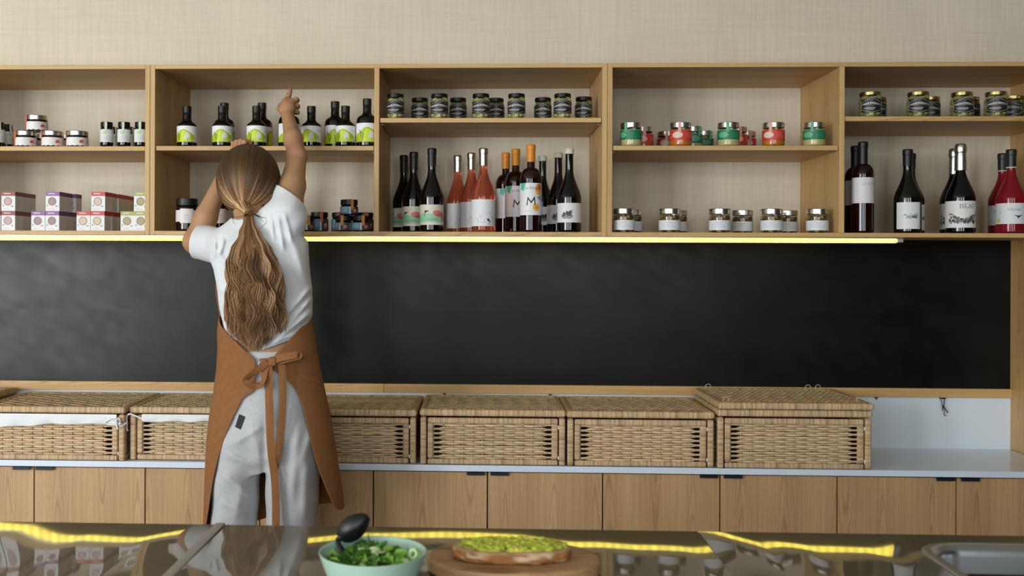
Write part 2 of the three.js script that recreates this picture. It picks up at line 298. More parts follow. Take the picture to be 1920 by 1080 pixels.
// lit strip under the shelves
{
  const x0 = -3.9, x1 = atZ(1681, 452, DEPTH - 0.012).x, xe = atZ(1693, 452, DEPTH - 0.012).x, w = x1 - x0;
  const g = thing('led_strip', 'glowing yellow light strip fixed along the underside of the wall shelves', 'light', [x0, Y_UNDER - 0.0005, DEPTH - 0.012]);
  const ledMap = dataTex(512, 4, (x, y, o) => { const a = vnoise(x / 16, 0, 51, 32, 1), t = 0.86 + 0.14 * Math.cos(x / 512 * 2 * Math.PI * 32) * 0.5 + 0.12 * (a - 0.5); o[0] = 255 * t; o[1] = 255 * t; o[2] = 255 * t; });
  ledMap.repeat.set(1, 1);
  const lit = std({ color: 0xd8cf70, emissive: new THREE.Color(1.0, 0.78, 0.09), emissiveIntensity: 6.0, emissiveMap: ledMap, roughness: 0.4 });
  part('channel', box(xe - x0, 0.004, 0.02, 0.001), alu, g, [(xe - x0) / 2, -0.002, 0]);
  const dif = box(w, 0.0155, 0.017, 0.005, 1, 0, 0, 1, 1); { const p = dif.attributes.position, uv = dif.attributes.uv; for (let i = 0; i < p.count; i++) uv.setXY(i, (p.getX(i) + w / 2) / 1.05, 0.5); }
  part('diffuser', dif, lit, g, [w / 2, -0.0115, 0]);
  part('end_cap', box(xe - x1, 0.014, 0.0165, 0.004), std({ color: 0x9a9a98, roughness: 0.35 }), g, [w + (xe - x1) / 2, -0.011, 0]);
  const l = new THREE.RectAreaLight(new THREE.Color(1, 0.84, 0.16), 1.0, w, 0.016);
  l.position.set(x0 + w / 2, Y_UNDER - 0.0215, DEPTH - 0.012); l.lookAt(x0 + w / 2, 0, DEPTH + 0.1); scene.add(l);
}
// chalkboard, ledge, splashback
const CH_B = EYE.y - 0.4877, RAIL_B = EYE.y - 0.5229, CT_TOP = EYE.y - 0.7244, CT_BOT = EYE.y - 0.7465, PX = 2 * U - PANEL_T;
{
  const X0 = -4 * U;
  const b = new THREE.Mesh(box(PX - X0, Y_UNDER - CH_B, 0.008, 0), chalk); b.name = 'chalkboard'; b.position.set((X0 + PX) / 2, (Y_UNDER + CH_B) / 2, 0.0045); b.castShadow = b.receiveShadow = true; scene.add(b);
  tag(b, 'long matt black chalkboard between the wall shelves and the counter', 'chalkboard');
  const xs = atZ(720, 727, 0.02).x, ledge = (a, c, label, s) => { const m = new THREE.Mesh(oakPlank(c - a - 0.001, CH_B - RAIL_B, 0.024, 0, s), oak); m.name = numbered('chalkboard_ledge'); m.castShadow = m.receiveShadow = true; m.position.set((a + c) / 2, (CH_B + RAIL_B) / 2, 0.013); scene.add(m); tag(m, label, 'ledge'); };
  ledge(X0, xs, 'oak ledge under the chalkboard running behind the woman', 5);
  ledge(xs, PX, 'oak ledge under the chalkboard above the closed baskets and the bare counter', 8);
  const sp = new THREE.Mesh(box(PX - X0, RAIL_B - CT_TOP, 0.01, 0), whiteWall); sp.name = 'splashback'; sp.position.set((X0 + PX) / 2, (RAIL_B + CT_TOP) / 2, 0.0055); sp.castShadow = sp.receiveShadow = true; scene.add(sp);
  tag(sp, 'white splashback panel behind the wicker baskets', 'splashback');
  // small dark clips and the loose cable under the ledge
  for (const [px, py, label] of [[833, 739, 'small black clip under the ledge behind the third basket from the right'], [1031, 741, 'small black clip under the ledge where the two middle closed baskets meet'], [1642, 746, 'small black clip under the ledge just right of the double lidded basket']]) {
    const p = atZ(px, py, 0.014), c = thing('cable_clip', label, 'clip', [p.x, RAIL_B, 0.016], 0, 'clips under the chalkboard ledge');
    part('plate', box(0.014, 0.003, 0.012, 0.001), black, c, [0, -0.0018, 0]); part('hook', box(0.005, 0.008, 0.005, 0.001), black, c, [0.001, -0.006, 0.001]);
  }
  const P = (px, py) => atZ(px, py, 0.02), c = thing('loose_cable', 'short loose black cable ends dangling from the ledge above the bare counter', 'cable', [0, 0, 0]);
  const wire = (pts, r) => strand(curve(pts.map(([x, y, dz = 0]) => P(x, y).add(V(0, 0, dz))), 24), r, 6);
  part('wire', wire([[1763, 744.6], [1765, 755, 0.004], [1766, 765, 0.006], [1767, 770]], 0.0015), black, c);
  part('wire', wire([[1771, 745], [1769, 755, 0.006], [1769, 762, 0.004], [1773, 769, 0.006], [1777, 774]], 0.0019), black, c);
  part('wire', wire([[1766, 758, 0.002], [1769, 768, 0.006], [1770, 778, 0.004], [1774, 780]], 0.0014), black, c);
  part('clip', box(0.022, 0.004, 0.01, 0.001), black, c, [P(1767, 745).x, RAIL_B - 0.0025, 0.02]);
}
{ const s = new THREE.Mesh(oakPlank(PANEL_T, Y_UNDER - CT_TOP - 0.002, DEPTH - 0.002, 1, 3), oak); s.name = 'side_board'; s.position.set(PX + PANEL_T / 2, (Y_UNDER + CT_TOP) / 2, DEPTH / 2); s.castShadow = s.receiveShadow = true; scene.add(s); tag(s, 'upright oak side board standing on the right end of the white counter', 'board'); }

// ---------------------------------------------------------------- low cabinets and their white top
{
  const c = new THREE.Mesh(box(2.7 * U + 2.95, CT_TOP - CT_BOT, DEPTH + 0.004, 0.002), white); c.name = 'countertop'; c.position.set((2.7 * U - 2.95) / 2, (CT_TOP + CT_BOT) / 2, (DEPTH + 0.004) / 2); c.castShadow = c.receiveShadow = true; scene.add(c);
  tag(c, 'white countertop slab carrying the row of wicker baskets', 'countertop');
  const H = CT_BOT, Z = DEPTH - 0.012;
  const X = (px) => atZ(px, 930, Z).x, cuts = [[X(64) - (X(272) - X(64)), X(64), X(272)], [X(272), X(487), X(700)], [X(700), X(914), X(1130)], [X(1130), X(1350), X(1570)], [X(1570), X(1793), X(1793) + (X(1793) - X(1570))]];
  const names = ['oak base cabinet at the left end of the counter, below the cloth lined baskets', 'oak base cabinet right behind the woman in the apron', 'oak base cabinet directly below the middle one of the plain closed baskets', 'oak base cabinet below the double lidded basket', 'oak base cabinet below the bare stretch of counter at the right end'];
  cuts.forEach(([a, m, b], i) => {
    const g = thing('base_cabinet', names[i], 'cabinet', [(a + b) / 2, 0, 0]), w = b - a, cx = (a + b) / 2, q = 0.0022;
    const car = [moved(oakPlank(0.016, H - 0.10, Z - 0.03, 1, i), -w / 2 + 0.008, 0.09 + (H - 0.10) / 2, Z / 2 + 0.004), moved(oakPlank(0.016, H - 0.10, Z - 0.03, 1, i + 3), w / 2 - 0.008, 0.09 + (H - 0.10) / 2, Z / 2 + 0.004), moved(oakPlank(w - 0.034, 0.016, Z - 0.03, 0, i + 4), 0, 0.098, Z / 2 + 0.004), moved(oakPlank(w - 0.034, 0.016, Z - 0.03, 0, i + 4), 0, H - 0.018, Z / 2 + 0.004)];
    part('carcass', merge(car), darkGap, g);
    part('plinth', box(w - 0.002, 0.085, 0.016, 0.001), black, g, [0, 0.0425, Z - 0.07]);
    for (const [x0, x1, hs] of [[a, m, 1], [m, b, -1]]) {
      const dw = x1 - x0 - 2 * q, d = part('door', oakPlank(dw, H - 0.09 - 0.0045, 0.018, 1, i * 7 + (hs > 0 ? 2 : 5), 0.001), oakDoor, g, [(x0 + x1) / 2 - cx, 0.09 + (H - 0.09 - 0.0045) / 2 - 0.001, Z - 0.009]);
      const hx = hs > 0 ? dw / 2 - 0.040 : -dw / 2 + 0.040, top = (H - 0.0945) / 2;
      part('handle', merge([moved(box(0.064, 0.0022, 0.026, 0.0006), hx, top + 0.0015, 0.010), moved(box(0.064, 0.010, 0.002, 0.0006), hx, top - 0.0035, 0.022)]), handleMat, d);
    }
  });
}
// ---------------------------------------------------------------- wicker baskets
const tone = (r, lo = 0.72, hi = 1.12) => { const t = lerp(lo, hi, r()), w = r(); return [0.66 * t, lerp(0.455, 0.50, w) * t, lerp(0.25, 0.31, w) * t]; };
// flat weave in the xy plane, facing +z; slots of loose strands at both ends
function weave(w, h, pitch, stake, seed, o = {}) {
  const r = rng(seed), list = [], rows = Math.round(h / pitch / 2) * 2, p = h / rows, n = Math.max(3, Math.round(w / stake)), s = w / n, slot = o.slot ?? 0, amp = o.amp ?? 0.0036;
  for (let i = 0; i < rows; i++) {
    const y = -h / 2 + (i + 0.5) * p, mate = (i % 2 ? -1 : 1) * p * 0.30, pts = [], seg = n * 4, c = tone(r, ...(o.tone ?? [0.82, 1.14])), ph = o.twill ? (i % 4) * 0.5 : i % 2, jit = (r() - 0.5) * p * 0.25;
    for (let k = 0; k <= seg; k++) { const x = -w / 2 + w * k / seg, e = slot ? 1 - smooth(slot * 0.55, slot * 1.15, w / 2 - Math.abs(x)) : 0; pts.push(V(x, y + mate * e + jit * (1 - e) + Math.sin(x * 37 + i) * p * 0.06, amp * (1 - e * 0.7) * Math.cos(Math.PI * (x / s + ph)))); }
    list.push(strand(pts, (t) => { const e = slot ? 1 - smooth(slot * 0.55, slot * 1.15, w / 2 - Math.abs(-w / 2 + w * t)) : 0; const f = 0.5 + 0.5 * Math.cos(Math.PI * ((-w / 2 + w * t) / s + ph)); return [p * lerp(lerp(0.46, 0.60, f), 0.24, e), p * lerp(0.20, 0.30, f)]; }, 6, c));
  }
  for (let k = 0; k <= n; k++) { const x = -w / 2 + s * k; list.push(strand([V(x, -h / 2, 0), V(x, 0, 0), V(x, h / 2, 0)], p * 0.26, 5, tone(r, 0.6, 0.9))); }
  return merge(list);
}
const bar = (w, h, d, axis, seed, r = 0.006) => box(w, h, d, r, axis, 0, seed * 0.173, 1, 1);
const stuffPart = (name, geo, mat, parent, at) => { const m = part(name, geo, mat, parent, at); m.userData.kind = 'stuff'; return m; };
function makeLid(parent, W, D, y, seed, tilt = 0, name = 'lid') {
  const lid = new THREE.Group(); lid.name = name; if (parent) { parent.add(lid); lid.position.set(0, y, 0); lid.rotation.x = tilt; }
  const t = 0.0245, e = 0.026;
  part('rim', bar(W, t, e, 0, seed, 0.009), wrap, lid, [0, t / 2, D / 2 - e / 2]); part('rim', bar(W, t, e, 0, seed + 1, 0.009), wrap, lid, [0, t / 2, -D / 2 + e / 2]);
  part('rim', bar(e, t, D - 2 * e + 0.004, 2, seed + 2, 0.009), wrap, lid, [-W / 2 + e / 2, t / 2, 0]); part('rim', bar(e, t, D - 2 * e + 0.004, 2, seed + 3, 0.009), wrap, lid, [W / 2 - e / 2, t / 2, 0]);
  const g = weave(W - 2 * e + 0.006, D - 2 * e + 0.006, 0.0105, 0.034, seed + 9, { twill: true, amp: 0.0040, tone: [0.50, 0.80] }); g.rotateX(-Math.PI / 2);
  stuffPart('woven_top', g, cane, lid, [0, t - 0.0075, 0]);
  stuffPart('under_weave', box(W - 2 * e, 0.003, D - 2 * e, 0), darkGap, lid, [0, t - 0.0145, 0]);
  return lid;
}
function makeBasket(label, W, H, D, at, seed, o = {}) {
  const g = thing('wicker_basket', label, 'basket', at, o.turn ?? 0, 'wicker baskets on the white counter');
  const pt = 0.022, rail = 0.021, gap = 0.0035;
  for (const sx of [-1, 1]) for (const sz of [-1, 1]) part('post', bar(pt, H, pt, 1, seed + sx + 2 * sz, 0.007), wrap, g, [sx * (W / 2 - pt / 2), H / 2, sz * (D / 2 - pt / 2)]);
  const side = (len, turn, cx, cz, k) => {                       // one wall: rails, stiles, woven panel
    const s = new THREE.Group(); s.name = k ? 'side_panel' : 'front_panel'; s.position.set(cx, 0, cz); s.rotation.y = turn; g.add(s);
    const L = len - 2 * pt - 2 * gap;
    part('rail', bar(L, rail, 0.018, 0, seed + 5 + k, 0.006), wrap, s, [0, H - rail / 2 - 0.003, 0]); part('rail', bar(L, rail * 0.9, 0.018, 0, seed + 6 + k, 0.006), wrap, s, [0, rail * 0.45 + 0.001, 0]);
    for (const sx of [-1, 1]) part('stile', bar(0.021, H - 2 * rail, 0.016, 1, seed + 7 + k + sx, 0.006), wrap, s, [sx * (L / 2 - 0.0105), H / 2, 0]);
    stuffPart('woven_panel', weave(L - 0.042, H - 2 * rail + 0.004, 0.0080, 0.036, seed + 20 + k, { slot: 0.030 }), cane, s, [0, H / 2, 0]);
    if (!k) for (const [hx, hy] of [[1, 0.80], [1, 0.16]]) part('hinge_tie', box(0.004, 0.012, 0.004, 0.001), cloth, s, [hx * (L / 2 + gap * 0.5), H * hy, 0.007]);
  };
  side(W, 0, 0, D / 2 - 0.011, 0); side(D, Math.PI / 2, W / 2 - 0.011, 0, 1); side(D, -Math.PI / 2, -W / 2 + 0.011, 0, 2); side(W, Math.PI, 0, -D / 2 + 0.011, 3);
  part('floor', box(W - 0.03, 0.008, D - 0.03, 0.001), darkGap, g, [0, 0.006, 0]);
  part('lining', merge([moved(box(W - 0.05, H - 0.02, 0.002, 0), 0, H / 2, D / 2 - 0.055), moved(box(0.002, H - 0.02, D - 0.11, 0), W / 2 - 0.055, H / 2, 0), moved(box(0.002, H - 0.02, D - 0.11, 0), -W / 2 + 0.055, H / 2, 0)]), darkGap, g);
  const lid = makeLid(g, W + 0.006, D + 0.004, H + 0.0025, seed + 50, o.tilt ?? 0);
  if (o.liner) {
    const z = D / 2 + 0.004, [l0, l1, drop0, drop1] = o.liner;
    part('cloth_liner', slab(60, 10, (u, v) => { const x = lerp(l0, l1, u) * W / 2, drop = lerp(drop0, drop1, u) + 0.002 * Math.sin(u * 21) + 0.003 * Math.sin(u * 7 + 1); return V(x, H + 0.001 - v * drop, z + 0.003 * Math.sin(u * 30 + v * 2) * v + 0.004 * Math.sin(v * 2.4)); }, 0.0012), cloth, g);
    if (o.bow) {
      const b = o.bow, S = (pts, r = 0.0032) => strand(curve(pts.map(([x, y, dz]) => V(b * W / 2 + x, H + y, z + dz)), 30), (t) => [r, r * 0.45], 6);
      part('tie', merge([S([[-0.02, -0.012, 0.002], [0, -0.02, 0.008], [0.018, -0.012, 0.004], [0.022, -0.03, 0.006], [0.004, -0.034, 0.01], [-0.03, -0.03, 0.006], [-0.012, -0.016, 0.01], [0.012, -0.014, 0.008], [0.03, -0.034, 0.008]]), S([[0.008, -0.016, 0.008], [0.022, -0.038, 0.006], [0.03, -0.04, 0.002], [0.042, -0.03, -0.006]]), S([[0.01, -0.018, 0.012], [0.012, -0.03, 0.014], [0.016, -0.05, 0.01]])]), cloth, g);
    }
    if (o.tail) { const b = -W / 2, S = (pts, r = 0.003) => strand(curve(pts.map(([x, y, dz]) => V(b + x, H + y, z + dz)), 30), (t) => [r, r * 0.45], 6); part('tie', merge([S([[0.05, -0.016, 0.002], [0.022, -0.004, 0.006], [0.004, 0.002, 0.006], [-0.008, -0.006, 0.002], [-0.006, -0.03, 0.006], [-0.007, -0.05, 0.004], [-0.004, -0.06, 0.006]]), S([[-0.006, -0.004, 0.004], [-0.016, -0.02, 0.006], [-0.026, -0.034, 0.004]])]), cloth, g); }
  }
  return g;
}
{
  const span = (p0, p1, z) => [(atZ(p0, 830, z).x + atZ(p1, 830, z).x) / 2, atZ(p1, 830, z).x - atZ(p0, 830, z).x];
  const put = (label, p0, p1, zf, H, D, seed, o) => { const [cx, w] = span(p0, p1, zf); return makeBasket(label, w, H, D, [cx, CT_TOP + 0.0008, zf - D / 2], seed, o); };
  put('wicker basket cut off by the left edge, only its raised lid corner showing', -330, -60, 0.435, 0.186, 0.385, 101, {});
  put('wicker basket with a wide white cloth liner tied in a bow at its right corner', -42, 233, 0.442, 0.168, 0.405, 205, { liner: [-0.96, 0.9, 0.05, 0.03], bow: 0.87 });
  put('wicker basket with a white cloth liner, half hidden behind the brown apron', 243, 511, 0.415, 0.166, 0.39, 311, { liner: [-0.82, 0.98, 0.022, 0.032], tail: true });
  put('closed wicker basket directly right of the woman, partly behind her apron', 517, 780, 0.432, 0.166, 0.40, 417, {});
  put('closed wicker basket in the middle of the three plain closed ones', 788, 1060, 0.436, 0.170, 0.40, 523, {});
  put('closed wicker basket touching the left side of the double lidded basket', 1064, 1339, 0.437, 0.169, 0.40, 629, {});
  const b6 = put('largest wicker basket with a second lid stacked on top, furthest right', 1346, 1635, 0.446, 0.180, 0.405, 735, {});
  const w6 = span(1346, 1635, 0.446)[1], y6 = CT_TOP + 0.0008 + 0.180 + 0.0025 + 0.0265;
  const lid = makeLid(null, w6 + 0.01, 0.41, 0, 841, 0, 'basket_lid'); scene.add(lid);
  lid.position.set(b6.position.x + 0.003, y6, b6.position.z + 0.001); lid.rotation.set(0.004, 0.006, 0);
  tag(lid, 'spare woven wicker lid with wire loops lying on the rightmost basket', 'lid');
  const loop = (x, z, turn) => { const g = strand(curve([[-0.010, 0, 0], [-0.0095, 0.013, 0], [-0.004, 0.018, 0.001], [0.004, 0.018, 0.001], [0.0095, 0.013, 0], [0.010, 0, 0]], 20), 0.0011, 6); g.rotateY(turn); part('wire_loop', g, std({ color: 0xd8cdb6, roughness: 0.4 }), lid, [x, 0.022, z]); };
  loop(-w6 / 2 + 0.03, 0.17, 0.3); loop(w6 / 2 - 0.035, 0.15, 0.9); loop(-w6 / 2 + 0.05, -0.19, 0.2); loop(w6 / 2 - 0.06, -0.19, 0.2); loop(w6 / 2 - 0.10, -0.185, 0.1);
}
// ---------------------------------------------------------------- steel bench in front, with sink
const TT = 0.912, BENCH_Z0 = atY(1000, 992, TT).z, BENCH_Z1 = 3.35;
{
  const g = thing('steel_bench', 'long brushed steel worktop in front, carrying the bowl and the cutting board', 'worktop', [0, 0, 0]);
  const X = (px) => atY(px, 990, TT).x;
  // buckled sheet: gentle tilt towards or away from the window, measured along its far edge
  const seam1 = atY(415, 985, TT).x, seam2 = atY(1310, 999, TT).x, xl = -2.6, xr = 2.3;
  const knots = (list) => { const k = list.map(([px, py]) => [X(px), (py - 1012 - (px - 834) * 0.012) / 2000]); return (x) => { if (x <= k[0][0]) return k[0][1]; for (let i = 1; i < k.length; i++) if (x <= k[i][0]) { const t = (x - k[i - 1][0]) / (k[i][0] - k[i - 1][0]); return lerp(k[i - 1][1], k[i][1], t * t * (3 - 2 * t)); } return k[k.length - 1][1]; }; };
  const surf = (tilt) => (x, z) => { const t = Math.max(0, z - BENCH_Z0); return tilt(x) * 1.12 * t * Math.exp(-t / 0.8) + 0.0003 * (vnoise(x * 9 + 50, z * 7, 61) - 0.5); };
  const top = (x0, x1, f, hole) => {
    const nx = Math.round((x1 - x0) / 0.008), nz = 120, zf = (v) => BENCH_Z0 + (BENCH_Z1 - BENCH_Z0) * v * v, s = sheet(nx, nz, (u, v) => V(lerp(x0, x1, u), TT + f(lerp(x0, x1, u), zf(v)), zf(v)));
    const p = s.attributes.position, nn = s.attributes.normal, uv = s.attributes.uv, e = 1e-3;
    for (let i = 0; i < p.count; i++) { const x = p.getX(i), z = p.getZ(i), q = V(-(f(x + e, z) - f(x - e, z)) / (2 * e), 1, -(f(x, z + e) - f(x, z - e)) / (2 * e)).normalize(); nn.setXYZ(i, q.x, q.y, q.z); uv.setXY(i, z, x); }
    const id = s.index.array, keep = [];
    for (let i = 0; i < id.length; i += 6) { const cx = (p.getX(id[i]) + p.getX(id[i + 2])) / 2, cz = (p.getZ(id[i]) + p.getZ(id[i + 2])) / 2; if (hole && hole(cx, cz)) continue; for (let k = 0; k < 2; k++) keep.push(id[i + 3 * k], id[i + 3 * k + 2], id[i + 3 * k + 1]); }
    s.setIndex(keep); return s;
  };
  const fA = surf(knots([[-60, 987], [40, 991], [190, 1012], [290, 1013], [395, 996]]));
  const fB = surf(knots([[395, 1028], [590, 1015], [700, 1006], [850, 1003], [960, 1006], [1080, 1020], [1180, 1026], [1250, 1028], [1320, 1022]]));
  const fC = surf(knots([[1310, 993], [1400, 1020], [1480, 1031], [1660, 1029], [1800, 1027]]));
  const A = part('steel_sheet', top(xl, seam1 - 0.0015, fA), steel, g), B = part('steel_sheet', top(seam1 + 0.0015, seam2 - 0.0012, fB), steel, g);
  // right sheet with the sink cut-out (a rounded rectangle)
  const c0 = atY(1736, 1032, TT), c1 = atY(1815, 1084, TT), SX0 = c0.x + 0.004, SX1 = SX0 + 0.52, SZ0 = atY(1800, 1023.5, TT).z, SZ1 = SZ0 + 0.42, SR = 0.06;
  const rr = (x, z, gr) => { const cx = (SX0 + SX1) / 2, cz = (SZ0 + SZ1) / 2, hx = (SX1 - SX0) / 2 + gr, hz = (SZ1 - SZ0) / 2 + gr, r = SR + gr, dx = Math.abs(x - cx) - hx + r, dz = Math.abs(z - cz) - hz + r; return Math.hypot(Math.max(dx, 0), Math.max(dz, 0)) + Math.min(Math.max(dx, dz), 0) - r; };
  const flatC = (x, z) => fC(x, z) * smooth(0.02, 0.10, rr(x, z, 0));
  const C = part('steel_sheet', top(seam2 + 0.0012, xr, flatC, (x, z) => rr(x, z, 0.012) < 0), steel, g);
  part('edge', merge([moved(box(seam1 - xl, 0.04, 0.004, 0.0015), (seam1 + xl) / 2, TT - 0.0204, BENCH_Z0 - 0.001), moved(box(seam2 - seam1 - 0.003, 0.04, 0.004, 0.0015), (seam1 + seam2) / 2, TT - 0.0204, BENCH_Z0 - 0.001), moved(box(xr - seam2 - 0.003, 0.04, 0.004, 0.0015), (seam2 + xr) / 2, TT - 0.0204, BENCH_Z0 - 0.001)]), steel, g);
  part('seam_strip', slab(2, 30, (u, v) => V(seam1 - 0.010 + u * 0.016, TT + 0.0022 + 0.0006 * Math.sin(u * 3.1), lerp(BENCH_Z0 + 0.001, BENCH_Z1 - 0.05, v)), 0.002), std({ color: new THREE.Color(0.50, 0.49, 0.50), metalness: 1, roughness: 0.5 }), g);
  const leg = box(0.04, TT - 0.062, 0.04, 0.003), body = [];
  for (const x of [xl + 0.1, seam1, seam2, xr - 0.1]) for (const z of [BENCH_Z0 + 0.09, BENCH_Z1 - 0.06]) part('leg', leg, sinkSteel, g, [x, (TT - 0.062) / 2 + 0.0005, z]);
  part('core', box(xr - xl, 0.02, 0.05, 0.001), darkGap, g, [(xl + xr) / 2, TT - 0.052, BENCH_Z0 + 0.06]);
  part('undershelf', box(SX0 - 0.06 - xl, 0.02, BENCH_Z1 - BENCH_Z0 - 0.16, 0.002), sinkSteel, g, [(SX0 - 0.06 + xl) / 2, 0.25, (BENCH_Z0 + BENCH_Z1) / 2]);
  // sink
  const s = thing('sink', 'steel sink basin sunk into the right end of the bench', 'sink', [(SX0 + SX1) / 2, TT, (SZ0 + SZ1) / 2]);
  const ring = (gr, y) => { const out = [], hx = (SX1 - SX0) / 2 + gr, hz = (SZ1 - SZ0) / 2 + gr, r = Math.max(0.01, SR + gr), N = 14; for (const [sx, sz, a0] of [[1, 1, 0], [-1, 1, 90], [-1, -1, 180], [1, -1, 270]]) for (let k = 0; k <= N; k++) { const a = (a0 + 90 * k / N) * Math.PI / 180; out.push(V(sx * (hx - r) + r * Math.cos(a), y, sz * (hz - r) + r * Math.sin(a))); } out.push(out[0].clone()); return out; };
  const loft = (rings) => { const n = rings[0].length - 1; const q = sheet(n, rings.length - 1, (u, v) => rings[Math.round(v * (rings.length - 1))][Math.round(u * n)]); return q; };
  part('rim', loft([ring(0.018, 0.0004), ring(0.016, 0.0022), ring(0.006, 0.0024), ring(0.0, 0.0006), ring(-0.006, -0.006)]), sinkSteel, s);
  part('basin', loft([ring(-0.006, -0.006), ring(-0.010, -0.016), ring(-0.014, -0.10), ring(-0.024, -0.145), ring(-0.045, -0.168), ring(-0.07, -0.174), ring(-0.14, -0.176), ring(-0.19, -0.178)]), sinkSteel, s);
  part('drain', lathe([[0, -0.182], [0.03, -0.181], [0.042, -0.177], [0.046, -0.1745], [0.046, -0.180]], 32), alu, s);
}
// ---------------------------------------------------------------- bowl of greens, spoon, board, toast
{
  const y = TT + 0.0008, rimY = TT + 0.066, bc = atY(699, 1034, rimY), R = 103 / FOCAL * (EYE.z - bc.z) * 0.985;
  const mint = std({ color: 0xb4d6c4, roughness: 0.35 });
  const bowl = thing('serving_bowl', 'mint green bowl holding chopped salad greens', 'bowl', [bc.x, y, bc.z]);
  part('bowl_wall', turned([[0, 0.004], [R * 0.44, 0.004, 0.004], [R * 0.46, 0.0, 0.002], [R * 0.52, 0.0, 0.002], [R * 0.55, 0.006, 0.004], [R * 0.80, 0.026, 0.03], [R * 0.985, 0.064, 0.002], [R, 0.0668, 0.0012], [R * 0.965, 0.0662, 0.0012], [R * 0.76, 0.028, 0.03], [R * 0.4, 0.010, 0.02], [0, 0.009]], 72), mint, bowl);
  const r = rng(5), leaves = [], onions = [];
  const greens = [[0.05, 0.17, 0.012], [0.09, 0.25, 0.02], [0.15, 0.36, 0.035], [0.24, 0.46, 0.05], [0.035, 0.11, 0.012], [0.2, 0.42, 0.09]];
  const heap = (a, q) => 0.030 + 0.028 * (1 - q * q * 0.75) + 0.005 * Math.sin(a * 3 + 1);
  for (let i = 0; i < 520; i++) {
    const q = Math.sqrt(r()) * 0.69, a = r() * 6.283, px = Math.cos(a) * q * R, pz = Math.sin(a) * q * R * 0.98, top = heap(a, q), py = top - 0.012 * r() * r() - (i < 160 ? 0.012 : 0);
    if (i % 6 === 0) {                                            // a sliced spring onion ring
      const t = 0.0055 + 0.004 * r(), c = r() < 0.5 ? [0.55, 0.68, 0.33] : [0.36, 0.55, 0.16], ring = turned([[t * 0.55, -t * 0.6], [t, -t * 0.6, 0.001], [t, t * 0.6, 0.001], [t * 0.55, t * 0.6, 0.0006], [t * 0.5, -t * 0.6]], 14);
      ring.rotateX((r() - 0.5) * 2.2); ring.rotateY(r() * 6); tint(ring, ...c); onions.push(moved(ring, px, py + 0.002, pz));
    } else {
      const L = 0.010 + 0.014 * r(), W = 0.006 + 0.007 * r(), k = (r() - 0.5) * 160, cu = (r() - 0.5) * 120, g = slab(5, 6, (u, v) => { const w = W * Math.sin(Math.PI * (0.12 + 0.8 * v)) * (1 + 0.25 * Math.sin(v * 19 + i)), x = (u - 0.5) * 2 * w, z = (v - 0.5) * 2 * L; return V(x, k * x * x * 0.25 + cu * z * z * 0.25 + 0.0015 * Math.sin(v * 14 + u * 9), z); }, 0.0005);
      g.rotateX((r() - 0.5) * 1.9); g.rotateZ((r() - 0.5) * 1.6); g.rotateY(r() * 6.28); const c = greens[Math.floor(r() * greens.length)], m = 0.8 + 0.5 * r(); tint(g, c[0] * m, c[1] * m, c[2] * m);
      leaves.push(moved(g, px, py, pz));
    }
  }
  const sal = thing('chopped_greens', 'chopped leafy greens heaped inside the mint bowl', 'salad', [bc.x, y, bc.z]); sal.userData.kind = 'stuff';
  part('chopped_leaves', merge(leaves), phys({ color: 0xffffff, vertexColors: true, roughness: 0.5 }), sal);
  part('onion_rings', merge(onions), phys({ color: 0xffffff, vertexColors: true, roughness: 0.4 }), sal);
  // two pieces hanging at the right of the rim
  const slice = turned([[0.004, -0.005], [0.0082, -0.005, 0.001], [0.0082, 0.005, 0.001], [0.004, 0.005, 0.001], [0.003, 0.0]], 18), sl = part('onion_rings', tint(slice, 0.42, 0.60, 0.30), sal.children[1].material, sal, [R * 0.78, 0.064, R * 0.1]); sl.rotation.set(1.1, 0, 0.6);
  // black serving spoon standing in the bowl, its head up
  const sp = thing('serving_spoon', 'black plastic spoon standing up in the bowl of greens', 'spoon', [bc.x, y, bc.z]);
  const h0 = atZ(640, 1008, bc.z - 0.035).sub(V(bc.x, y, bc.z)), h1 = atZ(670, 984, bc.z - 0.035).sub(V(bc.x, y, bc.z)), dir = h1.clone().sub(h0);
  const face = V(0.35, 0.25, 1).normalize(), axis = dir.clone().normalize(), across = axis.clone().cross(face).normalize(), nrm = across.clone().cross(axis).normalize();
  const Ls = 0.049, Ws = 0.0165, head = slab(20, 24, (u, v) => { const a = (u - 0.5) * 2, w = Ws * Math.pow(Math.sin(Math.PI * Math.pow(0.04 + 0.93 * v, 0.82)), 0.6), dep = 0.010 * Math.pow(Math.sin(Math.PI * v), 0.7) * (1 - a * a); return h0.clone().addScaledVector(axis, (v * 1.0 - 0.05) * Ls).addScaledVector(across, a * w).addScaledVector(nrm, dep - 0.004); }, 0.0026);
  part('spoon_head', head, blackPlastic, sp);
  const j0 = h0.clone().addScaledVector(axis, Ls * 0.84).addScaledVector(across, 0.004);
  part('spoon_handle', strand(curve([h0.clone().addScaledVector(axis, Ls * 0.12).addScaledVector(nrm, -0.003), h0.clone().addScaledVector(axis, -0.006).addScaledVector(nrm, -0.002), h0.clone().add(V(0.004, -0.012, 0.02)), V(h0.x * 0.55, 0.045, 0.02), V(0.012, 0.020, 0.02)], 40), (t) => [0.0042, 0.0032], 10), blackPlastic, sp);
  const sprig = strand(curve([atZ(690, 1000, bc.z + 0.01), atZ(691, 1010, bc.z + 0.012), atZ(694, 1022, bc.z + 0.02)].map((p) => p.sub(V(bc.x, y, bc.z))), 12), (t) => 0.0008 + 0.0016 * t, 6); part('stalk', tint(sprig, 0.03, 0.1, 0.02), sal.children[0].material, sal);
}
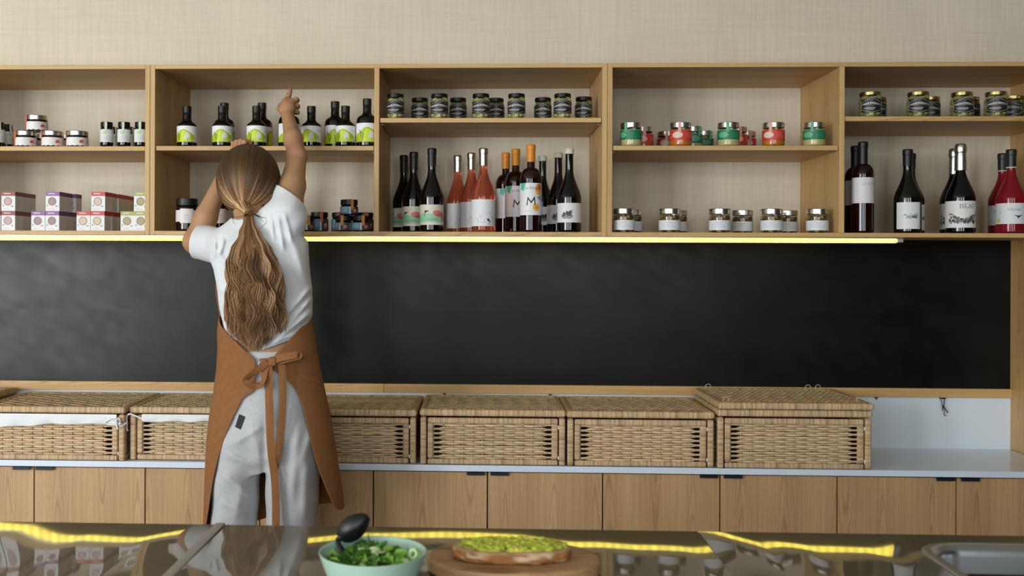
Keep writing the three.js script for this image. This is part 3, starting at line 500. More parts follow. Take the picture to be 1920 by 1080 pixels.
const boardMapWood = (() => dataTex(1024, 512, (x, y, o) => {
  const w = vnoise(x / 160, y / 60, 71, 7, 9), band = vnoise(x / 300, y / 16 + w * 3, 72, 4, 32), fine = vnoise(x / 60, y / 2.2, 73, 18, 233), t = clamp(0.55 * band + 0.35 * fine + 0.2 * w, 0, 1), h = smooth(0.62, 0.80, vnoise(x / 420 + 4, y / 70 + w, 74, 3, 8));
  o[0] = lerp(196, 150, t) - 38 * h; o[1] = lerp(158, 112, t) - 38 * h; o[2] = lerp(116, 74, t) - 34 * h;
}))();
{
  const th = 0.021, y = TT + 0.0008, ty = y + th, L = atY(800, 1051, ty), Rr = atY(1126, 1050, ty), cx = (L.x + Rr.x) / 2, A = (Rr.x - L.x) / 2, zb = atY(963, 1014, ty).z, zc = zb + A * 0.62;
  const wood = std({ map: boardMapWood, roughness: 0.55, bumpMap: boardMapWood, bumpScale: 0.0003 }); boardMapWood.repeat.set(1 / 0.34, 1 / 0.17);
  const sh = new THREE.Shape(), n = 96, B = A * 0.66;
  for (let i = 0; i <= n; i++) { const a = i / n * 2 * Math.PI, c = Math.cos(a), s = Math.sin(a), e = 0.88, x = Math.sign(c) * Math.pow(Math.abs(c), e) * (A - 0.006) * (1 + 0.02 * Math.sin(2 * a + 0.6)), z = Math.sign(s) * Math.pow(Math.abs(s), e) * (B - 0.006); i ? sh.lineTo(x, z) : sh.moveTo(x, z); }
  const g = new THREE.ExtrudeGeometry(sh, { depth: th - 0.012, bevelEnabled: true, bevelThickness: 0.006, bevelSize: 0.006, bevelSegments: 5 }); g.rotateX(Math.PI / 2); g.translate(0, th - 0.006, 0); boxUV(g, 0, 3, 1, 1, 1);
  { const uv = g.attributes.uv; for (let i = 0; i < uv.count; i++) uv.setXY(i, uv.getY(i), uv.getX(i)); }
  const b = new THREE.Mesh(g, wood); b.name = 'cutting_board'; b.position.set(cx, y, zc); b.castShadow = b.receiveShadow = true; scene.add(b); tag(b, 'rounded wooden cutting board under the green topped toast', 'cutting board');
  // toast
  const bt = 0.017, ly = ty + 0.0006, p0 = atY(846, 1024, ly + bt), p1 = atY(1068, 1024, ly + bt), bx = (p0.x + p1.x) / 2, BA = (p1.x - p0.x) / 2, bz = atY(960, 1007, ly + bt).z, BB = BA * 0.50;
  const t = thing('toast', 'slice of crusty bread spread with green avocado on the wooden board', 'bread', [bx, ly, bz + BB]);
  const outline = (k) => { const pts = []; for (let i = 0; i < 72; i++) { const a = i / 72 * 2 * Math.PI, c = Math.cos(a), s = Math.sin(a), back = s < 0; const x = BA * Math.sign(c) * Math.pow(Math.abs(c), 0.8), z = BB * Math.sign(s) * Math.pow(Math.abs(s), back ? 0.45 : 0.95) * (back ? 0.9 : 1), w = 1 + 0.025 * Math.sin(3 * a + 1) + 0.015 * Math.sin(7 * a); pts.push(new THREE.Vector2(x * k * w, z * (1 - (1 - k) * BA / BB) * w)); } return pts; };
  const rough = (g, amp, f, seed) => { const p = g.attributes.position, n = g.attributes.normal; for (let i = 0; i < p.count; i++) { const x = p.getX(i), yy = p.getY(i), z = p.getZ(i), d = amp * (vnoise(x * f + 40, z * f + yy * f * 1.7 + 40, seed) - 0.5); p.setXYZ(i, x + n.getX(i) * d, yy + n.getY(i) * d, z + n.getZ(i) * d); } g.computeVertexNormals(); return g; };
  const solid = (pts, y0, y1, bev) => { const rows = []; const M = 8; for (let k = 0; k <= M; k++) { const a = k / M, yy = lerp(y0, y1, a), s = 1 - bev * Math.pow(Math.abs(a * 2 - 1), 3); rows.push(pts.map((q) => V(q.x * s, yy, q.y * s))); } for (const s of [0.85, 0.6, 0.3, 0.02]) { rows.push(pts.map((q) => V(q.x * s * (1 - bev), y1, q.y * s * (1 - bev)))); } for (const s of [0.6, 0.02]) rows.unshift(pts.map((q) => V(q.x * s, y0, q.y * s))); const n = pts.length, nv = rows.length - 1; const g = sheet(n, nv, (u, v) => rows[Math.round(v * nv)][Math.round(u * n) % n]); const id = g.index.array; for (let i = 0; i < id.length; i += 3) { const q = id[i]; id[i] = id[i + 1]; id[i + 1] = q; } g.computeVertexNormals(); return g; };
  const crustG = rough(solid(outline(1), 0, bt, 0.05), 0.004, 160, 81); { const p = crustG.attributes.position, c = []; for (let i = 0; i < p.count; i++) { const x = p.getX(i), z = p.getZ(i), yy = p.getY(i), n = vnoise(x * 130 + 9, z * 90 + yy * 210 + 9, 82), fl = smooth(0.70, 0.80, vnoise(x * 70 + 3, yy * 150 + z * 40 + 7, 83)); const top = smooth(bt * 0.80, bt * 0.98, yy); let k = [lerp(0.20, 0.50, n), lerp(0.075, 0.22, n), lerp(0.025, 0.07, n)]; k = k.map((q, j) => lerp(q, [0.66, 0.50, 0.32][j], fl * 0.9)); k = k.map((q, j) => lerp(q, [0.50, 0.33, 0.17][j], top)); c.push(...k); } crustG.setAttribute('color', new THREE.Float32BufferAttribute(c, 3)); }
  part('crust', crustG, std({ vertexColors: true, roughness: 0.8 }), t);
  const avo = rough(rough(solid(outline(0.89), bt - 0.002, bt + 0.0022, 0.04), 0.010, 150, 84), 0.006, 420, 85); { const p = avo.attributes.position, c = []; for (let i = 0; i < p.count; i++) { const n = vnoise(p.getX(i) * 120 + 9, p.getZ(i) * 120 + 9, 86); c.push(lerp(0.40, 0.66, n), lerp(0.47, 0.68, n), lerp(0.025, 0.09, n)); } avo.setAttribute('color', new THREE.Float32BufferAttribute(c, 3)); }
  { const rl = rng(87), L = [avo.toNonIndexed()]; for (let i = 0; i < 260; i++) { const a = rl() * 6.283, q = Math.sqrt(rl()) * 0.84, s = 0.0018 + 0.0032 * rl(), k = new THREE.IcosahedronGeometry(s, 1), n = rl(); k.scale(1.3, 0.7, 1); k.rotateY(rl() * 3); tint(k, lerp(0.40, 0.70, n), lerp(0.47, 0.72, n), lerp(0.03, 0.10, n)); L.push(moved(k, Math.cos(a) * q * BA * 0.92, bt + 0.0015 + rl() * 0.003, Math.sin(a) * q * BB * 0.86)); } var avoAll = merge(L); }
  part('avocado_spread', avoAll, std({ vertexColors: true, roughness: 0.5 }), t);
}
// ---------------------------------------------------------------- things on the shelves: materials and printed labels
const darkGlass = phys({ color: 0x050607, roughness: 0.04 }), greenGlass = phys({ color: 0x0b0e06, roughness: 0.04 }), amberGlass = phys({ color: 0x1c0604, roughness: 0.04 });
const roseGlass = phys({ color: new THREE.Color(0.84, 0.27, 0.13), roughness: 0.03, transmission: 0.85, thickness: 0.05, ior: 1.36, attenuationColor: new THREE.Color(0.95, 0.42, 0.26), attenuationDistance: 0.12 });
const redGlass = phys({ color: new THREE.Color(0.30, 0.012, 0.022), roughness: 0.05, transmission: 0.35, thickness: 0.05, ior: 1.36, attenuationColor: new THREE.Color(0.75, 0.05, 0.08), attenuationDistance: 0.05 });
const clearGlass = phys({ color: 0xf4f7f0, roughness: 0.02, transmission: 1, thickness: 0, ior: 1.45 });
const silver = std({ color: 0xc9c7c0, metalness: 1, roughness: 0.28 }), gold = std({ color: new THREE.Color(0.62, 0.50, 0.20), metalness: 1, roughness: 0.25 }), lidBlack = std({ color: 0x141312, roughness: 0.35, metalness: 0.3 });
const capBlack = std({ color: 0x0e0f10, roughness: 0.45 }), capOrange = std({ color: 0xd98a1e, roughness: 0.45 }), capCream = std({ color: 0xc9ccb4, roughness: 0.5 }), capGreen = std({ color: 0x16211f, roughness: 0.4 }), foil = std({ color: 0xd8d9d8, metalness: 1, roughness: 0.3 });
const paper = (map, rough = 0.5) => std({ map, roughness: rough });
const print = (w, h, draw) => canvasTex(w, h, draw, { wrapS: THREE.ClampToEdgeWrapping, wrapT: THREE.ClampToEdgeWrapping });
const lines = (c, x, y, w, n, dy, col, hgt = 2) => { c.fillStyle = col; for (let i = 0; i < n; i++) c.fillRect(x, y + i * dy, w * (0.72 + 0.28 * ((i * 7) % 5) / 4), hgt); };
const word = (c, t, x, y, px, col, font = 'sans-serif', w) => { c.fillStyle = col; c.font = px + 'px ' + font; c.textAlign = 'center'; c.textBaseline = 'middle'; c.fillText(t, x, y, w); };
const oilPrint = print(512, 256, (c, w, h) => {
  c.fillStyle = '#e9e9ea'; c.fillRect(0, 0, w, h);
  c.fillStyle = '#a9bf16'; c.beginPath(); c.moveTo(0, h); c.lineTo(0, 190); c.quadraticCurveTo(60, 140, 120, 120); c.lineTo(190, 66); c.quadraticCurveTo(235, 40, 280, 74); c.quadraticCurveTo(330, 96, 360, 128); c.quadraticCurveTo(400, 140, 420, 190); c.lineTo(410, h); c.fill();
  c.fillStyle = '#c6dc22'; c.beginPath(); c.moveTo(170, h); c.quadraticCurveTo(176, 90, 232, 60); c.quadraticCurveTo(300, 90, 330, 150); c.lineTo(352, h); c.fill();
  c.fillStyle = '#86941a'; c.beginPath(); c.moveTo(220, 62); c.quadraticCurveTo(270, 58, 330, 120); c.lineTo(300, 96); c.quadraticCurveTo(260, 70, 220, 72); c.fill();
  c.fillStyle = '#d9dbd8'; c.beginPath(); c.ellipse(285, 165, 38, 62, 0.15, 0, 7); c.fill(); c.fillStyle = '#b7bbb6'; c.beginPath(); c.ellipse(296, 210, 30, 14, 0.2, 0, 7); c.fill();
  c.fillStyle = '#cfcfd4'; c.beginPath(); c.ellipse(400, 226, 40, 26, 0, 0, 7); c.fill();
  c.strokeStyle = '#14160e'; c.lineWidth = 10; c.beginPath(); c.moveTo(112, 92); c.lineTo(140, 132); c.stroke();
  word(c, 'o l i', 168, 70, 20, '#14160e'); c.lineWidth = 7; c.beginPath(); c.ellipse(160, 158, 20, 23, 0, 0, 7); c.stroke();
  c.fillStyle = '#14160e'; c.fillRect(136, 194, 50, 6); c.fillRect(157, 200, 7, 40); lines(c, 380, 60, 90, 3, 14, '#9a9aa0');
});
const smokePrint = print(512, 320, (c, w, h) => {
  c.fillStyle = '#1b1a1a'; c.fillRect(0, 0, w, h); c.strokeStyle = '#c9c6c2'; c.lineWidth = 6;
  c.beginPath(); c.moveTo(10, 70); c.lineTo(w / 2, 8); c.lineTo(w - 10, 70); c.lineTo(w - 10, 262); c.lineTo(w / 2, 312); c.lineTo(10, 262); c.closePath(); c.stroke();
  c.fillStyle = '#d6d3cf'; [...'SMOKEHOUSE'].forEach((ch, i) => { const x = 46 + i * 46.5, d = Math.abs(i - 4.5) / 4.5, s = 74 - 16 * d; c.font = 'bold ' + Math.round(s) + 'px sans-serif'; c.textAlign = 'center'; c.textBaseline = 'middle'; c.fillText(ch, x, 118 + 12 * d); });
  c.fillStyle = '#2e2c2b'; c.fillRect(16, 164, w - 32, 36); word(c, '- THE -', w / 2, 52, 26, '#bdbab6'); lines(c, 60, 212, 390, 1, 20, '#cfccc7', 9); lines(c, 100, 232, 310, 1, 20, '#c3c0bb', 9); lines(c, 150, 254, 210, 1, 20, '#8f8c88', 6);
});
const winePrints = {
  mint: print(512, 256, (c, w, h) => { c.fillStyle = '#d8d3c2'; c.fillRect(0, 0, w, h); c.fillStyle = '#8fc8a4'; c.beginPath(); c.moveTo(0, 150); c.bezierCurveTo(110, 110, 180, 96, 260, 120); c.bezierCurveTo(330, 150, 420, 130, w, 150); c.lineTo(w, 222); c.lineTo(0, 222); c.fill(); c.fillStyle = '#d0796a'; c.beginPath(); c.ellipse(330, 112, 70, 40, 0.12, 0, 7); c.fill(); c.beginPath(); c.ellipse(404, 150, 34, 62, -0.25, 0, 7); c.fill(); c.fillStyle = '#b5604f'; c.beginPath(); c.ellipse(350, 134, 56, 16, 0.1, 0, 7); c.fill(); c.fillStyle = '#1b211b'; c.beginPath(); c.ellipse(166, 88, 14, 17, 0.3, 0, 7); c.fill(); c.fillRect(150, 96, 6, 54); c.beginPath(); c.ellipse(190, 84, 24, 8, -0.2, 0, 7); c.fill(); c.font = 'italic 34px serif'; c.fillStyle = '#40564a'; c.fillText('Cantabile', 170, 196); }),
  rose: print(512, 256, (c, w, h) => { c.fillStyle = '#dfe0e2'; c.fillRect(0, 0, w, h); c.strokeStyle = '#9aa3a4'; c.lineWidth = 4; for (const [x, y, k] of [[190, 180, 1], [226, 150, 0.8], [345, 120, 1.2], [372, 160, 1]]) { c.beginPath(); c.moveTo(x, y + 50 * k); c.quadraticCurveTo(x + 8, y, x + 26 * k, y - 26 * k); c.moveTo(x + 6, y + 20); c.quadraticCurveTo(x - 14, y + 6, x - 20, y - 8); c.stroke(); } c.fillStyle = '#2c302f'; c.beginPath(); c.ellipse(318, 196, 16, 12, 0.6, 0, 7); c.fill(); c.fillRect(330, 202, 14, 22); lines(c, 308, 226, 40, 2, 10, '#6d7170', 4); c.fillStyle = '#b7c4c4'; c.fillRect(210, 214, 80, 6); }),
  m: print(512, 340, (c, w, h) => { c.fillStyle = '#e4e3e6'; c.fillRect(0, 0, w, h); c.fillStyle = '#4fb8a0'; c.beginPath(); c.moveTo(96, 0); c.lineTo(190, 0); c.lineTo(150, 90); c.lineTo(100, 60); c.fill(); c.fillStyle = '#e8943a'; c.beginPath(); c.ellipse(372, 66, 52, 62, 0.3, 0, 7); c.fill(); c.fillStyle = '#e06c48'; c.beginPath(); c.ellipse(392, 40, 34, 34, 0, 0, 7); c.fill(); c.fillStyle = '#f0c25a'; c.beginPath(); c.ellipse(352, 106, 24, 24, 0, 0, 7); c.fill(); c.fillStyle = '#9aa2a8'; c.beginPath(); c.moveTo(330, 150); c.lineTo(430, 124); c.lineTo(420, 190); c.fill(); c.fillStyle = '#eeb045'; c.beginPath(); c.ellipse(330, 256, 48, 38, 0, 0, 7); c.fill(); c.fillStyle = '#e0972b'; c.beginPath(); c.ellipse(336, 258, 24, 20, 0, 0, 7); c.fill(); c.strokeStyle = '#16181b'; c.lineWidth = 15; c.lineCap = 'round'; c.beginPath(); c.moveTo(205, 232); c.lineTo(218, 160); c.lineTo(262, 206); c.lineTo(306, 156); c.lineTo(314, 228); c.stroke(); c.font = 'italic 40px serif'; c.fillStyle = '#3c5654'; c.fillText('La Natural', 176, 66); c.fillStyle = '#c9cfd6'; c.fillRect(100, 296, 280, 6); }),
  town: print(512, 240, (c, w, h) => { c.fillStyle = '#dfe1e2'; c.fillRect(0, 0, w, h); c.fillStyle = '#6f7274'; c.beginPath(); c.ellipse(216, 160, 84, 40, 0, 0, 7); c.fill(); c.fillStyle = '#8d9092'; c.beginPath(); c.ellipse(216, 172, 74, 24, 0, 0, 7); c.fill(); c.fillStyle = '#34383a'; const r = rng(9); for (let i = 0; i < 22; i++) c.fillRect(142 + r() * 120, 92 + r() * 40, 10 + r() * 16, 20 + r() * 24); c.fillRect(270, 90, 8, 40); c.fillRect(290, 84, 7, 40); c.fillStyle = '#e9ebeb'; c.fillRect(190, 194, 50, 5); }),
  script: print(512, 320, (c, w, h) => { c.fillStyle = '#dcdadb'; c.fillRect(0, 0, w, h); c.font = 'italic 44px serif'; c.fillStyle = '#8a9299'; c.fillText('La Gavina', 230, 92); lines(c, 350, 126, 70, 1, 8, '#a3a9ae', 4); }),
  view: print(360, 440, (c, w, h) => { c.fillStyle = '#dfe2e2'; c.fillRect(0, 0, w, h); const r = rng(4); c.fillStyle = '#9ba2a3'; for (let i = 0; i < 26; i++) c.fillRect(110 + r() * 180, 190 + r() * 60, 30 + r() * 30, 6 + r() * 10); c.fillStyle = '#51585a'; for (let i = 0; i < 26; i++) c.fillRect(180 + r() * 120, 216 + r() * 44, 6 + r() * 22, 5 + r() * 10); }),
  islas: print(512, 280, (c, w, h) => { c.fillStyle = '#e4e2df'; c.fillRect(0, 0, w, h); word(c, 'ISLAS', 330, 54, 62, '#4b4c49', 'serif'); c.fillStyle = '#c3c2bf'; c.fillRect(300, 96, 60, 3); const r = rng(6); for (let i = 0; i < 150; i++) { const x = 120 + r() * 330, q = Math.abs(x - 285) / 165; c.fillStyle = ['#2e302f', '#6d6f6d', '#a5a6a3', '#4b4d4c'][Math.floor(r() * 4)]; c.fillRect(x, 215 - r() * (30 + 70 * q), 8 + r() * 22, 6 + r() * 24); } c.fillStyle = '#e4e2df'; c.fillRect(100, 240, 400, 40); }),
  bird: print(512, 230, (c, w, h) => { c.fillStyle = '#dcdfe1'; c.fillRect(0, 0, w, h); c.font = 'italic 40px serif'; c.fillStyle = '#5e6568'; c.fillText('Vilarosa', 232, 84); c.strokeStyle = '#7f9a8a'; c.lineWidth = 4; c.beginPath(); c.moveTo(120, 180); c.quadraticCurveTo(150, 110, 130, 30); c.moveTo(132, 120); c.quadraticCurveTo(160, 100, 164, 80); c.stroke(); c.fillStyle = '#b9c06a'; c.beginPath(); c.ellipse(120, 196, 26, 26, 0, 0, 7); c.fill(); c.fillStyle = '#24282a'; c.beginPath(); c.moveTo(300, 130); c.lineTo(360, 140); c.lineTo(420, 130); c.lineTo(370, 156); c.lineTo(352, 176); c.lineTo(346, 152); c.fill(); }),
};
const jarPrints = {
  flat: print(360, 128, (c, w, h) => { c.fillStyle = '#e6e3e0'; c.fillRect(0, 0, w, h); c.fillStyle = '#d4613e'; c.fillRect(36, 0, 34, h); c.fillStyle = '#cf5a3c'; c.beginPath(); c.ellipse(222, 62, 18, 24, 0.3, 0, 7); c.fill(); c.fillStyle = '#e0a05c'; c.beginPath(); c.ellipse(240, 74, 12, 10, 0, 0, 7); c.fill(); lines(c, 262, 46, 56, 4, 12, '#a9a39d', 4); c.fillStyle = '#22201f'; for (let i = 0; i < 9; i++) { c.beginPath(); c.ellipse(20 + i * 42, h + 4, 15, 13, 0, 0, 7); c.fill(); } }),
  seal: print(300, 200, (c, w, h) => { c.fillStyle = '#dddedd'; c.fillRect(0, 0, w, h); c.fillStyle = '#b9cd9b'; c.beginPath(); c.arc(118, 50, 32, 0, 7); c.fill(); lines(c, 90, 100, 130, 5, 17, '#a7a9ab', 5); }),
  leaf: print(300, 150, (c, w, h) => { c.fillStyle = '#d8d2cd'; c.fillRect(0, 0, w, h); lines(c, 90, 40, 120, 4, 20, '#a3a09b', 6); }),
  green: print(512, 190, (c, w, h) => { c.fillStyle = '#12764f'; c.fillRect(0, 0, w, h); c.fillStyle = '#5fae86'; c.beginPath(); for (let i = 0; i <= 32; i++) { const a = i / 32 * 6.283, q = i % 2 ? 54 : 60; c.lineTo(190 + q * Math.cos(a), 88 + q * Math.sin(a)); } c.fill(); lines(c, 276, 50, 120, 5, 22, '#3b9571', 6); c.fillStyle = '#7fc0a2'; c.beginPath(); c.arc(104, 44, 9, 0, 7); c.fill(); c.fillStyle = '#d9cfa6'; for (let i = 0; i < 14; i++) { c.beginPath(); c.ellipse(18 + i * 37, h + 2, 19, 12, 0, 0, 7); c.fill(); } }),
  red: print(512, 190, (c, w, h) => { c.fillStyle = '#cf3d33'; c.fillRect(0, 0, w, h); c.fillStyle = '#e0cbb6'; c.beginPath(); for (let i = 0; i <= 32; i++) { const a = i / 32 * 6.283, q = i % 2 ? 56 : 62; c.lineTo(214 + q * Math.cos(a), 92 + q * Math.sin(a)); } c.fill(); lines(c, 296, 46, 120, 5, 22, '#e57a68', 7); c.fillStyle = '#eba79a'; for (const [x, y] of [[116, 50], [136, 120], [430, 44]]) { c.beginPath(); c.moveTo(x - 14, y + 8); c.lineTo(x, y - 12); c.lineTo(x + 12, y + 12); c.fill(); } }),
  spice: print(400, 170, (c, w, h) => { c.fillStyle = '#dfe1e5'; c.fillRect(0, 0, w, h); lines(c, 140, 38, 130, 1, 20, '#9aa0a8', 7); lines(c, 110, 66, 180, 3, 26, '#b7bcc4', 6); }),
  cross: print(360, 200, (c, w, h) => { c.fillStyle = '#dedad8'; c.fillRect(0, 0, w, h); c.font = 'italic 30px serif'; c.fillStyle = '#8e8a88'; c.textAlign = 'center'; c.fillText('Confitura', w / 2, 100); lines(c, 110, 122, 140, 2, 22, '#b3afac', 5); }),
  mixed: print(420, 170, (c, w, h) => { c.fillStyle = '#5f7d8f'; c.fillRect(0, 0, w, h); c.fillStyle = '#7fa9b8'; c.fillRect(60, 0, 130, 120); c.fillStyle = '#3b414c'; c.fillRect(230, 0, 110, h); c.fillStyle = '#c2644a'; c.beginPath(); c.ellipse(286, 96, 30, 42, 0.3, 0, 7); c.fill(); c.fillStyle = '#d9b7a0'; c.beginPath(); c.ellipse(278, 80, 13, 15, 0, 0, 7); c.fill(); lines(c, 84, 46, 104, 4, 26, '#a9bfd0', 8); c.fillStyle = '#c9d6da'; c.fillRect(206, 0, 16, h); }),
};
// a printed patch wrapped round a body of radius r
const wrapPatch = (r, y0, y1, half, n = 40) => { const g = new THREE.CylinderGeometry(r, r, y1 - y0, n, 1, true, -half, 2 * half); g.translate(0, (y0 + y1) / 2, 0); return g; };
const pointed = (r, y0, y1, half, peak, dip) => sheet(24, 4, (u, v) => { const a = (u - 0.5) * 2, t = a * half, k = 1 - Math.abs(a); return V(r * Math.sin(t), lerp(y0 - dip * k + dip, y1 - peak + peak * k, v), r * Math.cos(t)); });
const strap = (pts, w) => slab(2, pts.length - 1, (u, v) => { const p = pts[Math.round(v * (pts.length - 1))]; return V((u - 0.5) * w, p[0], p[1]); }, 0.0005);
const mat = (c, r = 0.5) => std({ color: c, roughness: r });
// lumps of preserved vegetables pressed against the glass
function lumps(R, y0, y1, size, seed, cols, n) {
  const r = rng(seed), out = [];
  for (let i = 0; i < n; i++) { const a = i / n * 6.283 * 2.39996 * n / 6.283, y = lerp(y0 + size * 0.6, y1 - size * 0.6, (i + 0.5) / n), s = size * (0.8 + 0.4 * r()), g = new THREE.IcosahedronGeometry(s, 1); g.scale(1, 0.85 + 0.5 * r(), 0.8); g.rotateZ(r() * 3); g.rotateY(a); const c = cols[Math.floor(r() * cols.length)]; out.push(tint(moved(g, Math.sin(a) * (R - s * 0.78), y, Math.cos(a) * (R - s * 0.78)), ...c)); }
  out.push(tint(turned([[0, y0], [R * 0.8, y0, 0.002], [R * 0.8, y1 - size * 0.3, 0.002], [0, y1 - size * 0.3]], 20), ...cols[0].map((q) => q * 0.6)));
  return merge(out);
}
const lumpMat = std({ color: 0xffffff, vertexColors: true, roughness: 0.4 });

// ---------------------------------------------------------------- builders: each returns a group whose children are its parts
const B = {};
B.oil = (g, big) => {
  const s = big ? 1.1 : 1, R = 0.0358 * s, h = big ? 0.1765 : 0.1495, lt = big ? 0.0845 : 0.0750, sh = big ? 0.1180 : 0.0935, nr = 0.0160;
  part('bottle', turned([[0, 0.003], [R - 0.006, 0, 0.003], [R, 0.003, 0.003], [R, lt + 0.002, 0.016], [R * 0.93, sh - 0.010, 0.012], [nr + 0.003, sh, 0.008], [nr - 0.0005, sh + 0.008, 0.004], [nr - 0.0005, h - 0.004], [0, h - 0.004]], 48), darkGlass, g);
  part('label', wrapPatch(R + 0.0004, 0.0165, lt, 1.75), paper(oilPrint), g);
  part('cap', turned([[nr - 0.0015, h - 0.024], [nr, h - 0.024, 0.0005], [nr, h, 0.0015], [0, h]], 40), capBlack, g);
};
B.wine = (g, o) => {                                             // o: radius, height, shoulder start/end, neck radius, capsule length, label range
  const { R, h, s0, s1, nr = 0.0143, cap, l0, l1, half = 1.75, glass, capMat, map, cream } = o, pts = [[0, 0.004], [R - 0.008, 0, 0.004], [R, 0.004, 0.004]], N = 16;
  for (let k = 0; k <= N; k++) { const t = k / N, e = o.round ? Math.sqrt(Math.max(0, 1 - t * t)) : 0.5 + 0.5 * Math.cos(Math.PI * Math.pow(t, 0.86)); pts.push([lerp(nr, R, o.round ? Math.pow(e, 1.05) : e), lerp(s0, s1, t)]); }
  pts.push([nr - 0.0004, h - 0.024], [nr + 0.0012, h - 0.022, 0.001], [nr + 0.0012, h - 0.004, 0.001], [nr - 0.002, h - 0.0015], [0, h - 0.0015]);
  part('bottle', turned(pts, 56), glass, g);
  part('label', wrapPatch(R + 0.0004, l0, l1, half), paper(map), g);
  const c0 = h - cap, k = nr + 0.0014;
  if (o.foil) part('capsule', turned([[nr + 0.0050, c0], [nr + 0.0042, h - 0.046], [nr + 0.0030, h - 0.036, 0.003], [nr + 0.0058, h - 0.028, 0.004], [nr + 0.0052, h - 0.010, 0.006], [nr + 0.001, h, 0.004], [0, h + 0.0008]], 40), capMat, g);
  else part('capsule', turned([[Math.max(k - 0.0003, o.capFlare ?? 0), c0], [k, c0 + 0.0001 + cap * 0.4], [k, h - 0.022], [k + 0.0012, h - 0.020, 0.001], [k + 0.0012, h - 0.004, 0.002], [k - 0.001, h, 0.001], [0, h]], 40), capMat, g);
  if (cream) part('collar', turned([[nr + 0.0021, c0 - 0.003], [nr + 0.0024, c0 - 0.003, 0.0005], [nr + 0.0022, c0 + 0.001], [nr + 0.001, c0 + 0.001]], 32), capCream, g);
};
const lidGeo = (r, y0, y1) => turned([[r - 0.0015, y0], [r, y0, 0.0006], [r + 0.0003, y0 + 0.002], [r, y0 + 0.003], [r, y1 - 0.001, 0.0012], [r - 0.003, y1, 0.001], [r - 0.006, y1 - 0.0008], [0, y1 - 0.0008]], 40);
B.smoke = (g, o) => {
  const R = 0.0325, h = 0.0905;
  if (o.gold) {
    const G = 0.0388;
    part('glass', turned([[0, 0.002], [G - 0.006, 0, 0.003], [G, 0.004, 0.004], [G, 0.062, 0.012], [G * 0.88, 0.074, 0.004], [G * 0.86, 0.083]], 40), clearGlass, g);
    part('contents', lumps(G - 0.0018, 0.002, 0.078, 0.0135, o.seed, o.cols, 20), lumpMat, g);
    part('label', pointed(G + 0.0006, 0.0135, 0.0685, 0.98, 0.007, 0.004), paper(smokePrint, 0.42), g);
    part('lid', lidGeo(0.0355, 0.0785, h), gold, g); return;
  }
  part('glass', turned([[0, 0.002], [R - 0.006, 0, 0.003], [R, 0.004, 0.004], [R, 0.066, 0.010], [R * 0.86, 0.074, 0.004], [R * 0.86, 0.082]], 40), clearGlass, g);
  part('contents', lumps(R - 0.0018, 0.002, 0.076, 0.0125, o.seed, o.cols, 20), lumpMat, g);
  part('label', pointed(R + 0.0006, 0.015, 0.0665, 1.32, 0.008, 0.004), paper(smokePrint, 0.42), g);
  part('lid', lidGeo(0.0300, 0.0775, h), lidBlack, g);
};
B.dip = (g, o) => {                                              // straight jar with a silver lid, printed band and paper seal
  const R = 0.0385, h = 0.0852;
  part('glass', turned([[0, 0.002], [R - 0.006, 0, 0.003], [R, 0.004, 0.004], [R, 0.060, 0.005], [R - 0.003, 0.0645, 0.003], [R - 0.003, 0.072]], 40), clearGlass, g);
  part('contents', turned([[0, 0.0015], [R - 0.006, 0.0015, 0.003], [R - 0.0015, 0.005, 0.004], [R - 0.0015, 0.0595, 0.004], [0, 0.0605]], 36), mat(o.fill, 0.5), g);
  part('label', wrapPatch(R + 0.0004, 0.021, 0.0565, 2.2), paper(o.map, 0.45), g);
  part('lid', lidGeo(R - 0.0012, 0.0665, h), silver, g);
  const s = part('seal', strap([[0.050, R + 0.001], [0.060, R + 0.0008], [0.0665, R - 0.0002], [0.0845, R - 0.0002], [0.0858, R - 0.0022], [0.0856, R - 0.014]], 0.011), mat(o.seal, 0.6), g); s.rotation.y = -0.14;
};
B.spice = (g, o) => {
  const R = 0.0378, h = 0.0855;
  part('glass', turned([[0, 0.002], [R - 0.006, 0, 0.003], [R, 0.004, 0.004], [R, 0.060, 0.006], [R - 0.004, 0.065, 0.003], [R - 0.004, 0.072]], 40), clearGlass, g);
  part('contents', lumps(R - 0.0015, 0.0015, 0.063, 0.0068, o.seed, [[0.16, 0.09, 0.04], [0.32, 0.20, 0.09], [0.07, 0.045, 0.02], [0.42, 0.29, 0.15], [0.20, 0.09, 0.05]], 90), lumpMat, g);
  part('label', wrapPatch(R + 0.0004, 0.0085, 0.0435, 1.62), paper(jarPrints.spice), g);
  part('lid', lidGeo(R - 0.0002, 0.0665, h), silver, g);
};
B.flat = (g) => {
  const R = 0.0385, h = 0.0585;
  part('jar', turned([[0, 0.002], [R - 0.006, 0, 0.003], [R, 0.004, 0.004], [R, 0.036, 0.005], [R - 0.0025, 0.040, 0.002], [R - 0.0025, 0.048]], 40), darkGlass, g);
  part('label', wrapPatch(R + 0.0004, 0.003, 0.034, 2.0), paper(jarPrints.flat), g);
  part('lid', lidGeo(R - 0.0004, 0.0415, h), silver, g);
  const s = part('seal', strap([[0.030, R + 0.001], [0.042, R + 0.0006], [0.057, R + 0.0006], [0.0588, R - 0.002], [0.0588, R - 0.014]], 0.013), mat(0xd36a4c, 0.6), g); s.rotation.y = -1.25;
};
